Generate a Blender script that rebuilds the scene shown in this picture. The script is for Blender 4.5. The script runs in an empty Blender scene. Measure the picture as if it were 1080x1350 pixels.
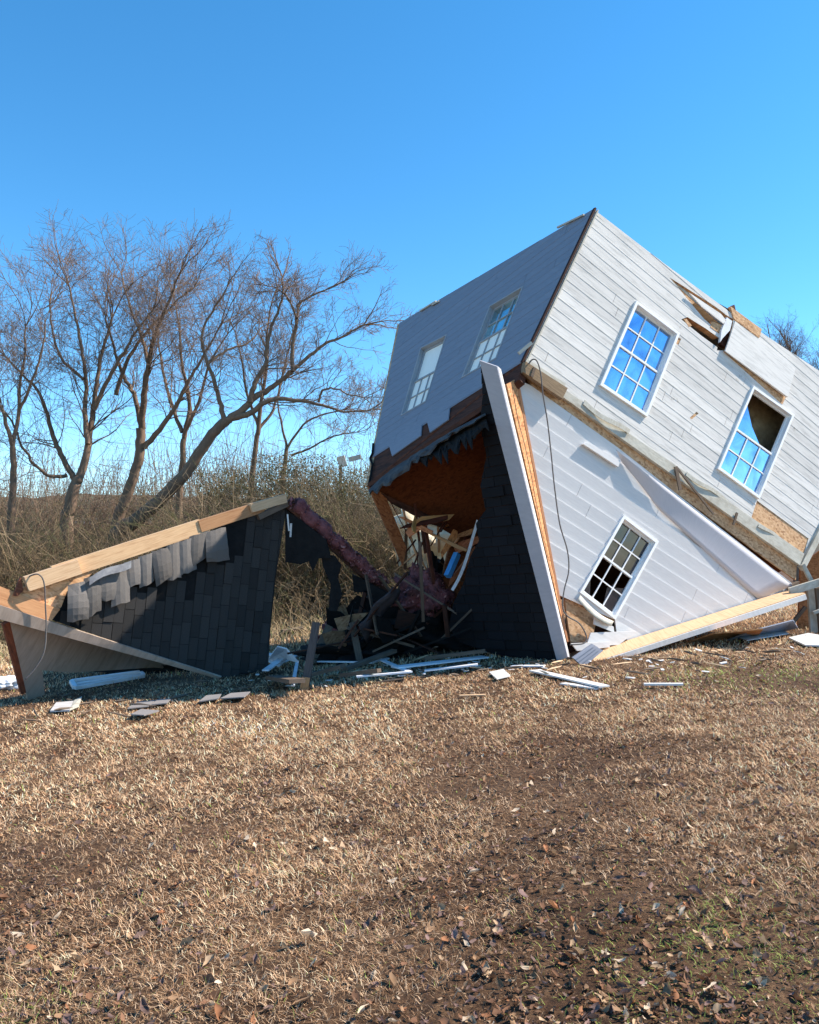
import bpy, math, random
import numpy as np
from mathutils import Vector, noise
random.seed(7); rng = np.random.default_rng(7)
R = math.radians
S = bpy.context.scene
# ---------------------------------------------------------------- camera, sky, sun, exposure
FPX = 1081.0
PITCH = math.atan(45 / FPX)
cam = bpy.data.cameras.new('camera'); camo = bpy.data.objects.new('camera', cam)
S.collection.objects.link(camo); S.camera = camo
cam.sensor_fit = 'HORIZONTAL'; cam.sensor_width = 36; cam.lens = 36 * FPX / 1080
cam.clip_start = .05; cam.clip_end = 3000
camo.location = (0, 0, 1.6); camo.rotation_euler = (R(90) + PITCH, 0, 0)
SUN = Vector((.735, .100, .705)).normalized()
EL = math.asin(SUN.z); AZ = math.atan2(SUN.x, SUN.y)
W = bpy.data.worlds.new('World'); S.world = W; W.use_nodes = True
wn = W.node_tree.nodes; wl = W.node_tree.links
sky = wn.new('ShaderNodeTexSky'); sky.sky_type = 'NISHITA'; sky.sun_disc = False
sky.sun_elevation = EL; sky.sun_rotation = AZ
sky.air_density = 1.0; sky.dust_density = 0.0; sky.ozone_density = 3.0; sky.altitude = 1500
hs = wn.new('ShaderNodeHueSaturation'); hs.inputs['Saturation'].default_value = 1.27; hs.inputs['Hue'].default_value = .491
wl.new(sky.outputs[0], hs.inputs['Color'])
wl.new(hs.outputs[0], wn['Background'].inputs[0]); wn['Background'].inputs[1].default_value = .145
sl = bpy.data.lights.new('sun', 'SUN'); sl.energy = 5; sl.angle = R(.53); sl.color = (1, .90, .77)
so = bpy.data.objects.new('sun', sl); S.collection.objects.link(so)
so.rotation_euler = SUN.to_track_quat('Z', 'Y').to_euler()
S.view_settings.view_transform = 'Standard'; S.view_settings.look = 'None'
S.view_settings.exposure = 0.95; S.view_settings.gamma = 1
S.render.resolution_x = 819; S.render.resolution_y = 1024
# ---------------------------------------------------------------- geometry helpers
CAM = Vector((0, 0, 1.6)); FW = Vector((0, math.cos(PITCH), math.sin(PITCH)))
UP = Vector((0, -math.sin(PITCH), math.cos(PITCH))); RT = Vector((1, 0, 0))
def ray(x, y): return FW + RT * ((x - 540) / FPX) - UP * ((y - 675) / FPX)
def un(x, y, d): return CAM + ray(x, y) * d
def smooth(a, b, x):
    t = min(1, max(0, (x - a) / (b - a))); return t * t * (3 - 2 * t)
def gz(x, y):
    xs = x if x < 3 else 3 + (x - 3) * .45
    s = .07 * max(xs, -14) - .011 * min(y, 14)
    if x > 12: s = .07 * 7.05 - .011 * min(y, 14)
    k = smooth(26, 60, math.hypot(x, y))
    s = s * (1 - k) + (-.9) * k
    b = .035 * noise.noise(Vector((x * .45, y * .45, 3))) + .018 * noise.noise(Vector((x * 1.6, y * 1.6, 7)))
    if y < 14: b += (.016 * noise.noise(Vector((x * 5, y * 5, 1))) + .008 * noise.noise(Vector((x * 11, y * 11, 2)))) * (1 if y > 0 else 0)
    return s + b * smooth(0, 2, y)
def gh(px, py, h=0.0):
    r = ray(px, py); d = 8.0
    for _ in range(40):
        q = CAM + r * d; z = gz(q.x, q.y) + h
        if abs(r.z) < 1e-4: break
        d += .7 * ((z - CAM.z) / r.z - d); d = max(.5, min(d, 60))
    return CAM + r * d

class Plane:
    def __init__(s, o, x, third):
        s.o = o; s.ex = x.normalized(); n = x.cross(third).normalized()
        if n.dot(CAM - o) < 0: n = -n
        s.ez = n; s.ey = n.cross(s.ex).normalized()
    def W(s, a, b, z=0.0): return s.o + s.ex * a + s.ey * b + s.ez * z
    def px(s, x, y, z=0.0):
        r = ray(x, y); o = s.o + s.ez * z
        d = (o - CAM).dot(s.ez) / r.dot(s.ez); q = CAM + r * d - s.o
        return (q.dot(s.ex), q.dot(s.ey))
    def pp(s, pts, z=0.0): return [s.px(x, y, z) for x, y in pts]
    def at(s, x, y, z=0.0):
        a, b = s.px(x, y, z); return s.W(a, b, z)

def area(p): return sum(p[i][0] * p[(i + 1) % len(p)][1] - p[(i + 1) % len(p)][0] * p[i][1] for i in range(len(p))) / 2
def ccw(p): return list(p) if area(p) > 0 else list(p)[::-1]
def clip(p, q0, q1, side=1):
    nx, ny = -(q1[1] - q0[1]) * side, (q1[0] - q0[0]) * side
    f = lambda v: nx * (v[0] - q0[0]) + ny * (v[1] - q0[1])
    out = []
    for i in range(len(p)):
        a, b = p[i], p[(i + 1) % len(p)]; fa, fb = f(a), f(b)
        if fa >= 0: out.append(a)
        if (fa > 0 and fb < 0) or (fa < 0 and fb > 0):
            t = fa / (fa - fb); out.append((a[0] + (b[0] - a[0]) * t, a[1] + (b[1] - a[1]) * t))
    return out
def inter(p, h):
    h = ccw(h)
    for i in range(len(h)):
        if len(p) < 3: return []
        p = clip(p, h[i], h[(i + 1) % len(h)])
    return p
def sub(p, h):
    h = ccw(h); out = []
    for i in range(len(h)):
        o = clip(p, h[i], h[(i + 1) % len(h)], -1)
        if len(o) > 2 and abs(area(o)) > 1e-6: out.append(o)
        p = clip(p, h[i], h[(i + 1) % len(h)])
        if len(p) < 3: return out
    return out
def subs(polys, holes):
    for h in holes:
        nx = []
        for p in polys: nx += sub(p, h)
        polys = nx
    return polys

class MB:
    def __init__(s): s.v = []; s.f = []; s.uv = []; s.c = []; s.col = None
    def add(s, vs, fs, uvs=None, col=None):
        n = len(s.v); s.v += [tuple(v) for v in vs]; s.f += [tuple(i + n for i in f) for f in fs]
        s.uv += list(uvs) if uvs else [(0, 0)] * len(vs)
        s.c += [col or (1, 1, 1)] * len(vs)
        return s
    def slab(s, pl, poly, z0, z1, col=None):
        """prism on plane pl; z1 may be a function of (a, b)"""
        if len(poly) < 3: return s
        poly = ccw(poly); n = len(poly); g = z1 if callable(z1) else (lambda a, b: z1)
        vs = [pl.W(a, b, g(a, b)) for a, b in poly] + [pl.W(a, b, z0) for a, b in poly]
        fs = [tuple(range(n)), tuple(range(2 * n - 1, n - 1, -1))]
        fs += [(i, i + n, (i + 1) % n + n, (i + 1) % n) for i in range(n)]
        return s.add(vs, fs, list(poly) * 2, col)
    def beam(s, a, b, w, h, up=Vector((0, 0, 1)), col=None):
        a = Vector(a); b = Vector(b); d = (b - a); L = d.length; d.normalize()
        x = d.cross(up)
        if x.length < 1e-3: x = d.cross(Vector((1, 0, 0)))
        x.normalize(); u = x.cross(d); vs = []; uv = []
        for q, k in ((a, 0), (b, L)):
            for i, (sx, su) in enumerate(((-1, -1), (1, -1), (1, 1), (-1, 1))):
                vs.append(q + x * sx * w / 2 + u * su * h / 2); uv.append((k, (sx * w + su * h) / 2))
        return s.add(vs, [(0, 1, 2, 3), (7, 6, 5, 4), (0, 4, 5, 1), (1, 5, 6, 2), (2, 6, 7, 3), (3, 7, 4, 0)], uv, col)
    def tube(s, pts, rad, n=5, col=None):
        pts = [Vector(p) for p in pts]; m = len(pts)
        if not hasattr(rad, '__len__'): rad = [rad] * m
        vs = []; u = None
        for i, p in enumerate(pts):
            d = (pts[min(i + 1, m - 1)] - pts[max(i - 1, 0)])
            d = d.normalized() if d.length > 1e-9 else Vector((0, 0, 1))
            if u is None:
                u = d.cross(Vector((0, 1, 0))); u = u if u.length > .1 else d.cross(Vector((1, 0, 0)))
            u = (u - d * u.dot(d)).normalized(); w = d.cross(u)
            for k in range(n):
                t = 2 * math.pi * k / n; vs.append(p + (u * math.cos(t) + w * math.sin(t)) * rad[i])
        fs = [(i * n + k, i * n + (k + 1) % n, (i + 1) * n + (k + 1) % n, (i + 1) * n + k) for i in range(m - 1) for k in range(n)]
        fs += [tuple(range(n - 1, -1, -1)), tuple(range((m - 1) * n, m * n))]
        return s.add(vs, fs, [(i / n, 0) for i in range(m * n)], col)
    def sheet(s, grid, t, uvscale=1.0, col=None):
        """a curved sheet of thickness t through a grid of points"""
        R_ = len(grid); C_ = len(grid[0]); P = [[Vector(p) for p in r] for r in grid]; vs = []; uv = []
        N = []
        for i in range(R_):
            for j in range(C_):
                a = P[min(i + 1, R_ - 1)][j] - P[max(i - 1, 0)][j]; b = P[i][min(j + 1, C_ - 1)] - P[i][max(j - 1, 0)]
                n = a.cross(b); n = n.normalized() if n.length > 1e-9 else Vector((0, 0, 1)); N.append(n)
                vs.append(P[i][j] + n * t / 2); uv.append(((P[i][j] - P[i][0]).length, (P[i][0] - P[0][0]).length))
        vs += [v - n * t for v, n in zip(vs, N)]; uv = uv * 2; K = R_ * C_; fs = []
        for i in range(R_ - 1):
            for j in range(C_ - 1):
                a = i * C_ + j; q = (a, a + 1, a + C_ + 1, a + C_)
                fs.append(q); fs.append(tuple(x + K for x in q[::-1]))
        ring = [j for j in range(C_)] + [i * C_ + C_ - 1 for i in range(1, R_)] + [(R_ - 1) * C_ + j for j in range(C_ - 2, -1, -1)] + [i * C_ for i in range(R_ - 2, 0, -1)]
        for i in range(len(ring)):
            a, b = ring[i], ring[(i + 1) % len(ring)]; fs.append((b, a, a + K, b + K))
        return s.add(vs, fs, uv, col)
    def build(s, name, mat, parent=None, sm=False):
        me = bpy.data.meshes.new(name); o = bpy.data.objects.new(name, me); S.collection.objects.link(o)
        off = Vector((0, 0, 0))
        if parent is not None:
            off = worldloc(parent); o.parent = parent
        else:
            a = np.array(s.v); c = a.mean(0); off = Vector((c[0], c[1], a[:, 2].min())); o.location = off
        o['_w'] = tuple(off)
        me.from_pydata([tuple(Vector(v) - off) for v in s.v], [], s.f)
        lv = np.zeros(len(me.loops), int); me.loops.foreach_get('vertex_index', lv)
        ul = me.uv_layers.new(name='UVMap'); ul.data.foreach_set('uv', np.array(s.uv, float)[lv].ravel())
        ca = me.color_attributes.new('Col', 'FLOAT_COLOR', 'POINT')
        ca.data.foreach_set('color', np.c_[np.array(s.c, float), np.ones(len(s.c))].ravel())
        me.materials.append(mat)
        if sm: me.polygons.foreach_set('use_smooth', [True] * len(me.polygons))
        me.update(); return o
def worldloc(o):
    return Vector(o['_w'])
def tag(o, label=None, cat=None, group=None, kind=None):
    for k, v in (('label', label), ('category', cat), ('group', group), ('kind', kind)):
        if v: o[k] = v
    return o
def thing(name, loc, label, cat, group=None):
    o = bpy.data.objects.new(name, None); S.collection.objects.link(o); o.location = loc; o['_w'] = tuple(loc)
    o.empty_display_size = .2
    return tag(o, label, cat, group)
# ---------------------------------------------------------------- materials
def mat(name, build):
    m = bpy.data.materials.new(name); m.use_nodes = True; nt = m.node_tree
    b = nt.nodes['Principled BSDF']; b.inputs['Roughness'].default_value = .8
    b.inputs['Specular IOR Level'].default_value = .25
    build(nt, b); return m
def nz(nt, scale, detail=4, rough=.6, coord='uv', sc=(1, 1, 1), dist=0):
    if coord == 'uv': c = nt.nodes.new('ShaderNodeUVMap').outputs[0]
    elif coord == 'obj': c = nt.nodes.new('ShaderNodeTexCoord').outputs['Object']
    else: c = nt.nodes.new('ShaderNodeNewGeometry').outputs['Position']
    mp = nt.nodes.new('ShaderNodeMapping'); mp.inputs['Scale'].default_value = sc; nt.links.new(c, mp.inputs[0])
    n = nt.nodes.new('ShaderNodeTexNoise'); n.inputs['Scale'].default_value = scale
    n.inputs['Detail'].default_value = detail; n.inputs['Roughness'].default_value = rough
    n.inputs['Distortion'].default_value = dist
    nt.links.new(mp.outputs[0], n.inputs['Vector']); return n.outputs['Fac']
def ramp(nt, fac, stops):
    r = nt.nodes.new('ShaderNodeValToRGB'); e = r.color_ramp.elements
    while len(e) < len(stops): e.new(.5)
    for k, (p, c) in enumerate(stops): e[k].position = p; e[k].color = (*c, 1)
    nt.links.new(fac, r.inputs[0]); return r.outputs[0]
def mix(nt, fac, a, b, mode='MIX'):
    m = nt.nodes.new('ShaderNodeMix'); m.data_type = 'RGBA'; m.blend_type = mode
    for k, v in ((0, fac), (6, a), (7, b)):
        if isinstance(v, (int, float)): m.inputs[k].default_value = v
        elif isinstance(v, tuple): m.inputs[k].default_value = (*v, 1)
        else: nt.links.new(v, m.inputs[k])
    return m.outputs[2]
def bump(nt, b, h, s=.3, d=.01):
    n = nt.nodes.new('ShaderNodeBump'); n.inputs['Strength'].default_value = s; n.inputs['Distance'].default_value = d
    nt.links.new(h, n.inputs['Height']); nt.links.new(n.outputs[0], b.inputs['Normal'])
def rough_mat(name, c1, c2, scale=6, sc=(1, 1, 1), c3=None, bs=.3, bd=.01, rough=.8, vcol=False, coord='uv', sc2=None, dirt=None):
    def f(nt, b):
        n1 = nz(nt, scale, 6, .65, coord, sc); col = ramp(nt, n1, [(.3, c1), (.7, c2)])
        if c3:
            n2 = nz(nt, scale * .35, 5, .7, coord, sc2 or sc); fac = ramp(nt, n2, [(.48, (0, 0, 0)), (.66, (1, 1, 1))])
            col = mix(nt, fac, col, c3)
        if dirt:
            n3 = nz(nt, dirt[1], 6, .75, coord); fac = ramp(nt, n3, [(dirt[2], (0, 0, 0)), (dirt[2] + .08, (1, 1, 1))])
            col = mix(nt, fac, col, dirt[0])
        if vcol:
            a = nt.nodes.new('ShaderNodeVertexColor'); a.layer_name = 'Col'; col = mix(nt, 1.0, col, a.outputs[0], 'MULTIPLY')
        nt.links.new(col, b.inputs['Base Color']); b.inputs['Roughness'].default_value = rough
        bump(nt, b, n1, bs, bd)
    return mat(name, f)
M = {}
M['old_siding'] = rough_mat('weathered_siding', (.66, .64, .61), (.80, .78, .75), 14, (.35, 12, 1), (.52, .51, .49), .10, .002, .75, True, 'uv', (.4, 5, 1), ((.36, .33, .29), 3.2, .64))
M['new_siding'] = rough_mat('painted_siding', (.61, .60, .60), (.69, .68, .675), 5, (1, 9, 1), None, .2, .004, .55, True, 'uv', None, ((.55, .53, .50), 1.6, .68))
M['shade_grey_siding'] = rough_mat('lap_siding_side', (.20, .22, .27), (.26, .28, .33), 6, (1, 8, 1), None, .3, .006, .6, True)  # end wall's bluish shade is put into this base colour
M['beige_siding'] = rough_mat('beige_panel', (.36, .27, .21), (.44, .34, .27), 6, (1, 8, 1), (.30, .23, .18), .2, .004, .7, True, 'obj', None)
M['white_trim'] = rough_mat('white_trim', (.60, .59, .57), (.72, .71, .70), 4, (1, 5, 1), None, .15, .003, .45, True, 'uv', None, ((.45, .42, .38), 3, .68))
M['rake_shade_tint'] = rough_mat('lavender_shade_tint', (.36, .36, .40), (.42, .42, .46), 4, (1, 5, 1), None, .1, .003, .5, True)  # white rake board; its lavender shade is put into the colour
M['white_frame'] = rough_mat('white_vinyl', (.78, .78, .78), (.84, .84, .84), 5, (1, 1, 1), None, .05, .002, .4)
M['grey_trim'] = rough_mat('faded_trim', (.40, .39, .34), (.56, .54, .47), 8, (1, 5, 1), (.36, .33, .27), .4, .006, .8, True, 'uv', (1, 2, 1), ((.13, .09, .06), 5, .69))
M['lumber'] = rough_mat('fresh_lumber', (.58, .38, .22), (.70, .49, .30), 5, (1, 14, 1), (.48, .29, .16), .25, .003, .7, True, 'uv', (1.5, 22, 1))
M['grey_lumber'] = rough_mat('weathered_lumber', (.085, .062, .048), (.18, .135, .10), 5, (1, 12, 1), None, .4, .004, .85, True)
M['dark_wood'] = rough_mat('reddish_sheathing', (.055, .02, .013), (.11, .042, .024), 7, (1, 5, 1), (.03, .016, .012), .5, .01, .85, True)
M['shaded_felt'] = rough_mat('dark_felt', (.005, .005, .0055), (.014, .013, .013), 7, (1, 1, 1), None, .6, .02, .9, True)  # near-black felt with deep shade put into the base colour
M['felt'] = rough_mat('torn_felt', (.035, .035, .04), (.10, .10, .10), 5, (1, 1, 1), None, .5, .02, .9, True)
M['pink'] = rough_mat('pink_insulation', (.14, .045, .05), (.28, .11, .115), 9, (1, 1, 1), (.07, .03, .03), 1, .05, .95, True, 'obj')
M['kraft'] = rough_mat('kraft_paper', (.62, .52, .36), (.78, .69, .52), 3, (1, 1, 1), None, .6, .03, .85, True, 'obj')
M['drywall'] = rough_mat('torn_wallboard', (.22, .16, .09), (.40, .31, .19), 6, (1, 1, 1), (.13, .09, .06), .6, .01, .9)
M['cable'] = rough_mat('rubber_cable', (.10, .09, .09), (.16, .15, .14), 8)
M['blue_white'] = rough_mat('white_board', (.66, .69, .74), (.78, .80, .84), 4, (1, 4, 1), (.55, .55, .56), .1, .003, .5, True)
M['concrete'] = rough_mat('shingle_scrap', (.16, .15, .15), (.28, .26, .25), 60, (1, 1, 1), None, .6, .004, .95, True)
M['blue'] = rough_mat('blue_wrap', (.04, .25, .62), (.10, .38, .78), 8, (1, 1, 1), None, .4, .01, .5)
def osb(nt, b):
    c = nt.nodes.new('ShaderNodeUVMap').outputs[0]; mp = nt.nodes.new('ShaderNodeMapping')
    mp.inputs['Scale'].default_value = (1, 1.9, 1); nt.links.new(c, mp.inputs[0])
    v = nt.nodes.new('ShaderNodeTexVoronoi'); v.inputs['Scale'].default_value = 22; v.inputs['Randomness'].default_value = 1
    nt.links.new(mp.outputs[0], v.inputs['Vector'])
    sp = nt.nodes.new('ShaderNodeSeparateColor'); nt.links.new(v.outputs['Color'], sp.inputs[0])
    col = ramp(nt, sp.outputs[0], [(0, (.34, .18, .09)), (.4, (.55, .33, .18)), (.75, (.66, .43, .25)), (1, (.48, .27, .13))])
    a = nt.nodes.new('ShaderNodeVertexColor'); a.layer_name = 'Col'; col = mix(nt, 1.0, col, a.outputs[0], 'MULTIPLY')
    nt.links.new(col, b.inputs['Base Color']); bump(nt, b, sp.outputs[1], .3, .003)
M['osb'] = mat('strand_board', osb)
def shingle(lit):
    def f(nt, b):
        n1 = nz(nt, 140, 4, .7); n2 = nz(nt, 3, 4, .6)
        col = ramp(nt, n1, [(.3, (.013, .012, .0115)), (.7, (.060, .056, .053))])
        if not lit: col = ramp(nt, n1, [(.3, (.004, .0045, .006)), (.7, (.012, .013, .017))])  # darker copy of the shingle, deep shade put into the colour
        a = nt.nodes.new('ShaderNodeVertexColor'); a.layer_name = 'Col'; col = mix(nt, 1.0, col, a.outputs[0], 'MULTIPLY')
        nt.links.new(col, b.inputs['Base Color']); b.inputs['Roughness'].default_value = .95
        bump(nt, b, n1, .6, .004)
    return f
M['shingle'] = mat('grey_shingle', shingle(True)); M['shingle_shaded'] = mat('shade_black_shingle', shingle(False))
def glass(base, metal, rough):
    def f(nt, b):
        b.inputs['Base Color'].default_value = (*base, 1); b.inputs['Metallic'].default_value = metal
        n = nz(nt, 1.3, 2, .5); bump(nt, b, n, .25, .03)
        n2 = nz(nt, 1.7, 4, .6, 'obj', (1, 1, 1), .8); nt.links.new(ramp(nt, n2, [(.35, tuple(c * .55 for c in base)), (.6, tuple(min(1, c * 1.1) for c in base))]), b.inputs['Base Color'])
        b.inputs['Roughness'].default_value = rough; b.inputs['Specular IOR Level'].default_value = .6
    return f
M['glass'] = mat('window_glass', glass((.26, .44, .72), .9, .02))
M['glass_side'] = mat('window_glass_side', glass((.55, .85, .95), .9, .04)); M['pane_daylight'] = rough_mat('daylight_pane', (.92, .87, .76), (.96, .93, .86), 6, (12, 1, 1), None, .1, .002, .6, True); M['dull_frame'] = rough_mat('shaded_frame', (.30, .31, .33), (.36, .37, .39), 4)  # cream pane colour stands in for daylight coming through the room
M['glass_dark'] = mat('dark_glass', glass((.035, .033, .04), .0, .12))
def bark(nt, b):
    a = nt.nodes.new('ShaderNodeVertexColor'); a.layer_name = 'Col'
    n = nz(nt, 9, 5, .7, 'obj', (1, 1, .35)); col = mix(nt, 1.0, ramp(nt, n, [(.3, (.65, .65, .65)), (.75, (1.25, 1.22, 1.18))]), a.outputs[0], 'MULTIPLY')
    nt.links.new(col, b.inputs['Base Color']); bump(nt, b, n, .6, .03)
M['bark'] = mat('bark', bark)
def vc(rough, trans=0):
    def f(nt, b):
        a = nt.nodes.new('ShaderNodeVertexColor'); a.layer_name = 'Col'; nt.links.new(a.outputs[0], b.inputs['Base Color'])
        b.inputs['Roughness'].default_value = rough
        if trans:
            t = nt.nodes.new('ShaderNodeBsdfTranslucent'); nt.links.new(a.outputs[0], t.inputs[0])
            m = nt.nodes.new('ShaderNodeMixShader'); m.inputs[0].default_value = trans
            nt.links.new(b.outputs[0], m.inputs[1]); nt.links.new(t.outputs[0], m.inputs[2])
            nt.links.new(m.outputs[0], nt.nodes['Material Output'].inputs[0])
    return f
M['blade'] = mat('dry_grass_blades', vc(.8, .22)); M['leaf'] = mat('dry_leaves', vc(.75, .2)); M['brush'] = mat('dry_brush', vc(.85, .15))
# ---------------------------------------------------------------- ground
def ground_mat(nt, b):
    f1 = nz(nt, 28, 8, .75, 'pos'); col = ramp(nt, f1, [(.3, (.018, .010, .006)), (.5, (.10, .055, .030)), (.7, (.24, .145, .08))])
    f2 = nz(nt, 1.1, 5, .65, 'pos'); k = ramp(nt, f2, [(.40, (.62, .55, .48)), (.60, (1.1, 1.08, 1.02))])
    col = mix(nt, 1.0, col, k, 'MULTIPLY')
    nt.links.new(col, b.inputs['Base Color']); b.inputs['Roughness'].default_value = .95; bump(nt, b, f1, .9, .03)
M['ground'] = mat('dormant_lawn_soil', ground_mat)
def make_ground():
    ys = np.concatenate([np.arange(-8, 2, 1.), np.arange(2, 7, .07), np.arange(7, 18, .16), np.arange(18, 40, .8), np.geomspace(40, 900, 22)])
    xs = np.concatenate([-np.geomspace(30, 700, 16)[::-1], np.arange(-29, -9, 1.), np.arange(-9, -4, .16), np.arange(-4, 4, .08), np.arange(4, 10, .16), np.arange(10, 30, 1.), np.geomspace(30, 700, 16)])
    vs = [(x, y, gz(x, y)) for y in ys for x in xs]; nx = len(xs)
    fs = [(j * nx + i, j * nx + i + 1, (j + 1) * nx + i + 1, (j + 1) * nx + i) for j in range(len(ys) - 1) for i in range(nx - 1)]
    mb = MB(); mb.add(vs, fs); o = mb.build('ground', M['ground'], None, True); tag(o, 'wide dormant brown lawn sloping gently down to the left', kind='structure')
    o.pop('category', None)
make_ground()
# ================================================================ THE OVERTURNED HOUSE
P = un(688, 478, 11.2); T = un(784, 275, 11.9); Rr = un(1058, 742, 13.6)
FP = Plane(P, Rr - P, T - P)                       # street-side wall plane
L = un(527, 426, 15.6)
wdir = (L - T).normalized()
LP = Plane(P, L - T, T - P)                        # left end wall plane
foot = FP.at(748, 872)
house = thing('overturned_house', (foot.x, foot.y, gz(foot.x, foot.y)), 'two storey white sided house thrown upside down onto the tip of its gable', 'house')
WIN1 = [(837, 397), (894, 440), (851, 550), (789, 508)]
WIN2 = [(991, 509), (1045, 547), (999, 658), (944, 618)]
WING = [(822, 679), (868, 714), (811, 817), (764, 781)]
WL1 = [(555, 459), (590, 441), (562, 530), (529, 549)]
WL2 = [(646, 404), (691, 377), (655, 473), (609, 499)]
# outlines in pixels, carried onto the wall planes
out_main = FP.pp([(688, 476), (784, 277), (863, 340), (958, 409), (1040, 470), (1190, 566), (1148, 628), (1056, 740)])
a_T = FP.px(784, 277)
Hs = a_T[1]
ends = FP.px(1056, 742)
# rebuild as a near rectangle in wall metres: bottom edge on b=0, top edge following the broken line
poly_main = [(0, 0), a_T, FP.px(863, 338), FP.px(958, 408), FP.px(1080, 489), (ends[0] + .95, Hs * .985), (ends[0] + .02, 0.0)]
poly_main = ccw(poly_main)
holes_missing = [FP.pp(q) for q in (
    [(863, 362), (869, 357), (905, 380), (940, 402), (956, 414), (955, 434), (941, 436), (931, 424), (912, 406)],
    [(898, 421), (906, 418), (930, 433), (951, 448), (947, 459), (925, 443)],
    [(952, 412), (967, 421), (960, 462), (945, 462)],
    [(958, 408), (964, 404), (1003, 434), (1000, 444)],
    [(953, 462), (960, 461), (1036, 524), (1031, 533)],
    [(998, 660), (1066, 710), (1056, 742), (988, 690)],
    [(893, 444), (898, 447), (894, 455), (890, 452)],
    [(918, 543), (921, 545), (912, 553), (909, 551)])]
wq1 = FP.pp(WIN1); wq2 = FP.pp(WIN2)
band_h = .13
def courses(mb, pl, poly, holes, e, t, b0, b1, zb=0.0, shade=.0, jit=.0, flip=True, ang=0.0, bead=0.0):
    """lap siding: thick butt edges face up in the picture because the house lies upside down"""
    k = 0; b = b0; amin = min(p[0] for p in poly) - 1; amax = max(p[0] for p in poly) + 1
    sl_ = math.tan(ang)
    while b < b1:
        zj = random.uniform(-jit, jit); c = random.uniform(1 - shade, 1)
        f = lambda a: a * sl_
        strip = [(amin, b + f(amin)), (amax, b + f(amax)), (amax, b + e + f(amax)), (amin, b + e + f(amin))]
        base = inter(strip, poly) if convex(poly) else None
        pieces = [base] if base else []
        if base is None: pieces = [q for q in [inter(strip, g) for g in split_convex(poly)] if len(q) > 2]
        jn = []
        a = amin + random.uniform(0, 3.6)
        while a < amax:
            jn.append([(a, b + f(a) - .01), (a + .006, b + f(a) - .01), (a + .006, b + f(a) + e), (a, b + f(a) + e)]); a += 3.66
        for q in subs([p for p in pieces if len(p) > 2], list(holes) + jn):
            bb = b
            if bead:
                s0 = b + e * .92
                lo = inter(q, [(amin, b + f(amin) - .01), (amax, b + f(amax) - .01), (amax, s0 + f(amax)), (amin, s0 + f(amin))]); hi = inter(q, [(amin, s0 + f(amin)), (amax, s0 + f(amax)), (amax, b + e + f(amax) + .01), (amin, b + e + f(amin) + .01)])
                if len(lo) > 2: mb.slab(pl, lo, zb + .001, lambda aa, v: zb + .006 + zj, (c, c, c))
                if len(hi) > 2: mb.slab(pl, hi, zb + .001, lambda aa, v: zb + .006 + zj + bead, (c * 1.03,) * 3)
                continue
            mb.slab(pl, q, zb + .001, lambda aa, v: zb + .006 + zj + t * max(0, min(1, ((v - bb - aa * sl_) / e) if flip else 1 - (v - bb - aa * sl_) / e)), (c, c, c))
        b += e; k += 1
def convex(p):
    s = 0
    for i in range(len(p)):
        a, b, c = p[i], p[(i + 1) % len(p)], p[(i + 2) % len(p)]
        z = (b[0] - a[0]) * (c[1] - b[1]) - (b[1] - a[1]) * (c[0] - b[0])
        if z < -1e-9: s += 1
    return s == 0
def split_convex(p):
    """fan of the outline around its first corner (star-shaped outlines only)"""
    return [ccw([p[0], p[i], p[i + 1]]) for i in range(1, len(p) - 1) if abs(area([p[0], p[i], p[i + 1]])) > 1e-6]
def fanparts(p): return [p] if convex(p) else split_convex(p)
# wall core of strand board, and the siding on it
mb = MB()
for q in subs(fanparts(poly_main), [wq1, wq2] + holes_missing[:3]): mb.slab(FP, q, -.12, -.004)
mb.build('wall_sheathing', M['osb'], house)
mb = MB(); b_band = 0.05
left_cut = [(-1, -.1), (9, -.1), (9, b_band), (-1, b_band)]
courses(mb, FP, poly_main, [wq1, wq2, left_cut] + holes_missing, .160, .0, b_band, Hs + .5, 0, .20, .002, True, 0.0, .0032)
mb.build('front_siding', M['old_siding'], house)
# loosened siding right of the break, sprung a few centimetres off the wall
def px_slab(pl, pts, z0, z1, name, m, parent=house, col=None, label=None):
    mb = MB(); q = pl.pp(pts, z0)
    for g in (fanparts(ccw(q))): mb.slab(pl, g, z0, z1, col)
    o = mb.build(name, M[m], parent)
    if label: o['label'] = label
    return o
px_slab(FP, [(968, 424), (1046, 486), (1036, 524), (955, 463)], .035, lambda a, b: .06 + .02 * math.sin(a * 3), 'loose_siding', 'old_siding', label='grey weathered siding sheet sprung off the wall beside the break')
px_slab(FP, [(864, 362), (867, 361), (890, 379), (914, 400), (911, 402), (886, 383)], -.03, .006, 'sheathing_edge', 'osb')
px_slab(FP, [(936, 424), (951, 430), (955, 436), (945, 440), (934, 432)], -.03, .012, 'sheathing_edge', 'osb')
px_slab(FP, [(899, 421), (903, 421), (910, 430), (906, 432)], -.03, .008, 'sheathing_edge', 'osb')
px_slab(FP, [(908, 386), (950, 414), (957, 423), (953, 427), (925, 405)], .036, .05, 'loose_siding', 'old_siding', label='split siding tongue curling over the longest gap')
px_slab(FP, [(956, 419), (963, 424), (960, 436), (950, 447), (947, 452), (949, 436)], .01, .05, 'loose_siding', 'blue_white', label='pale blue white shard standing in the break')
px_slab(FP, [(960, 405), (1001, 435), (998, 446), (964, 421)], -.03, .024, 'sheathing_edge', 'osb', label='raw strand board edge showing at the broken floor line')
px_slab(FP, [(957, 408), (964, 403), (968, 420), (958, 455), (951, 459), (946, 455), (955, 430)], -.10, -.03, 'sheathing_edge', 'dark_wood')
px_slab(FP, [(953, 463), (958, 460), (1035, 524), (1031, 533)], .0, .014, 'sheathing_edge', 'osb')
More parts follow.
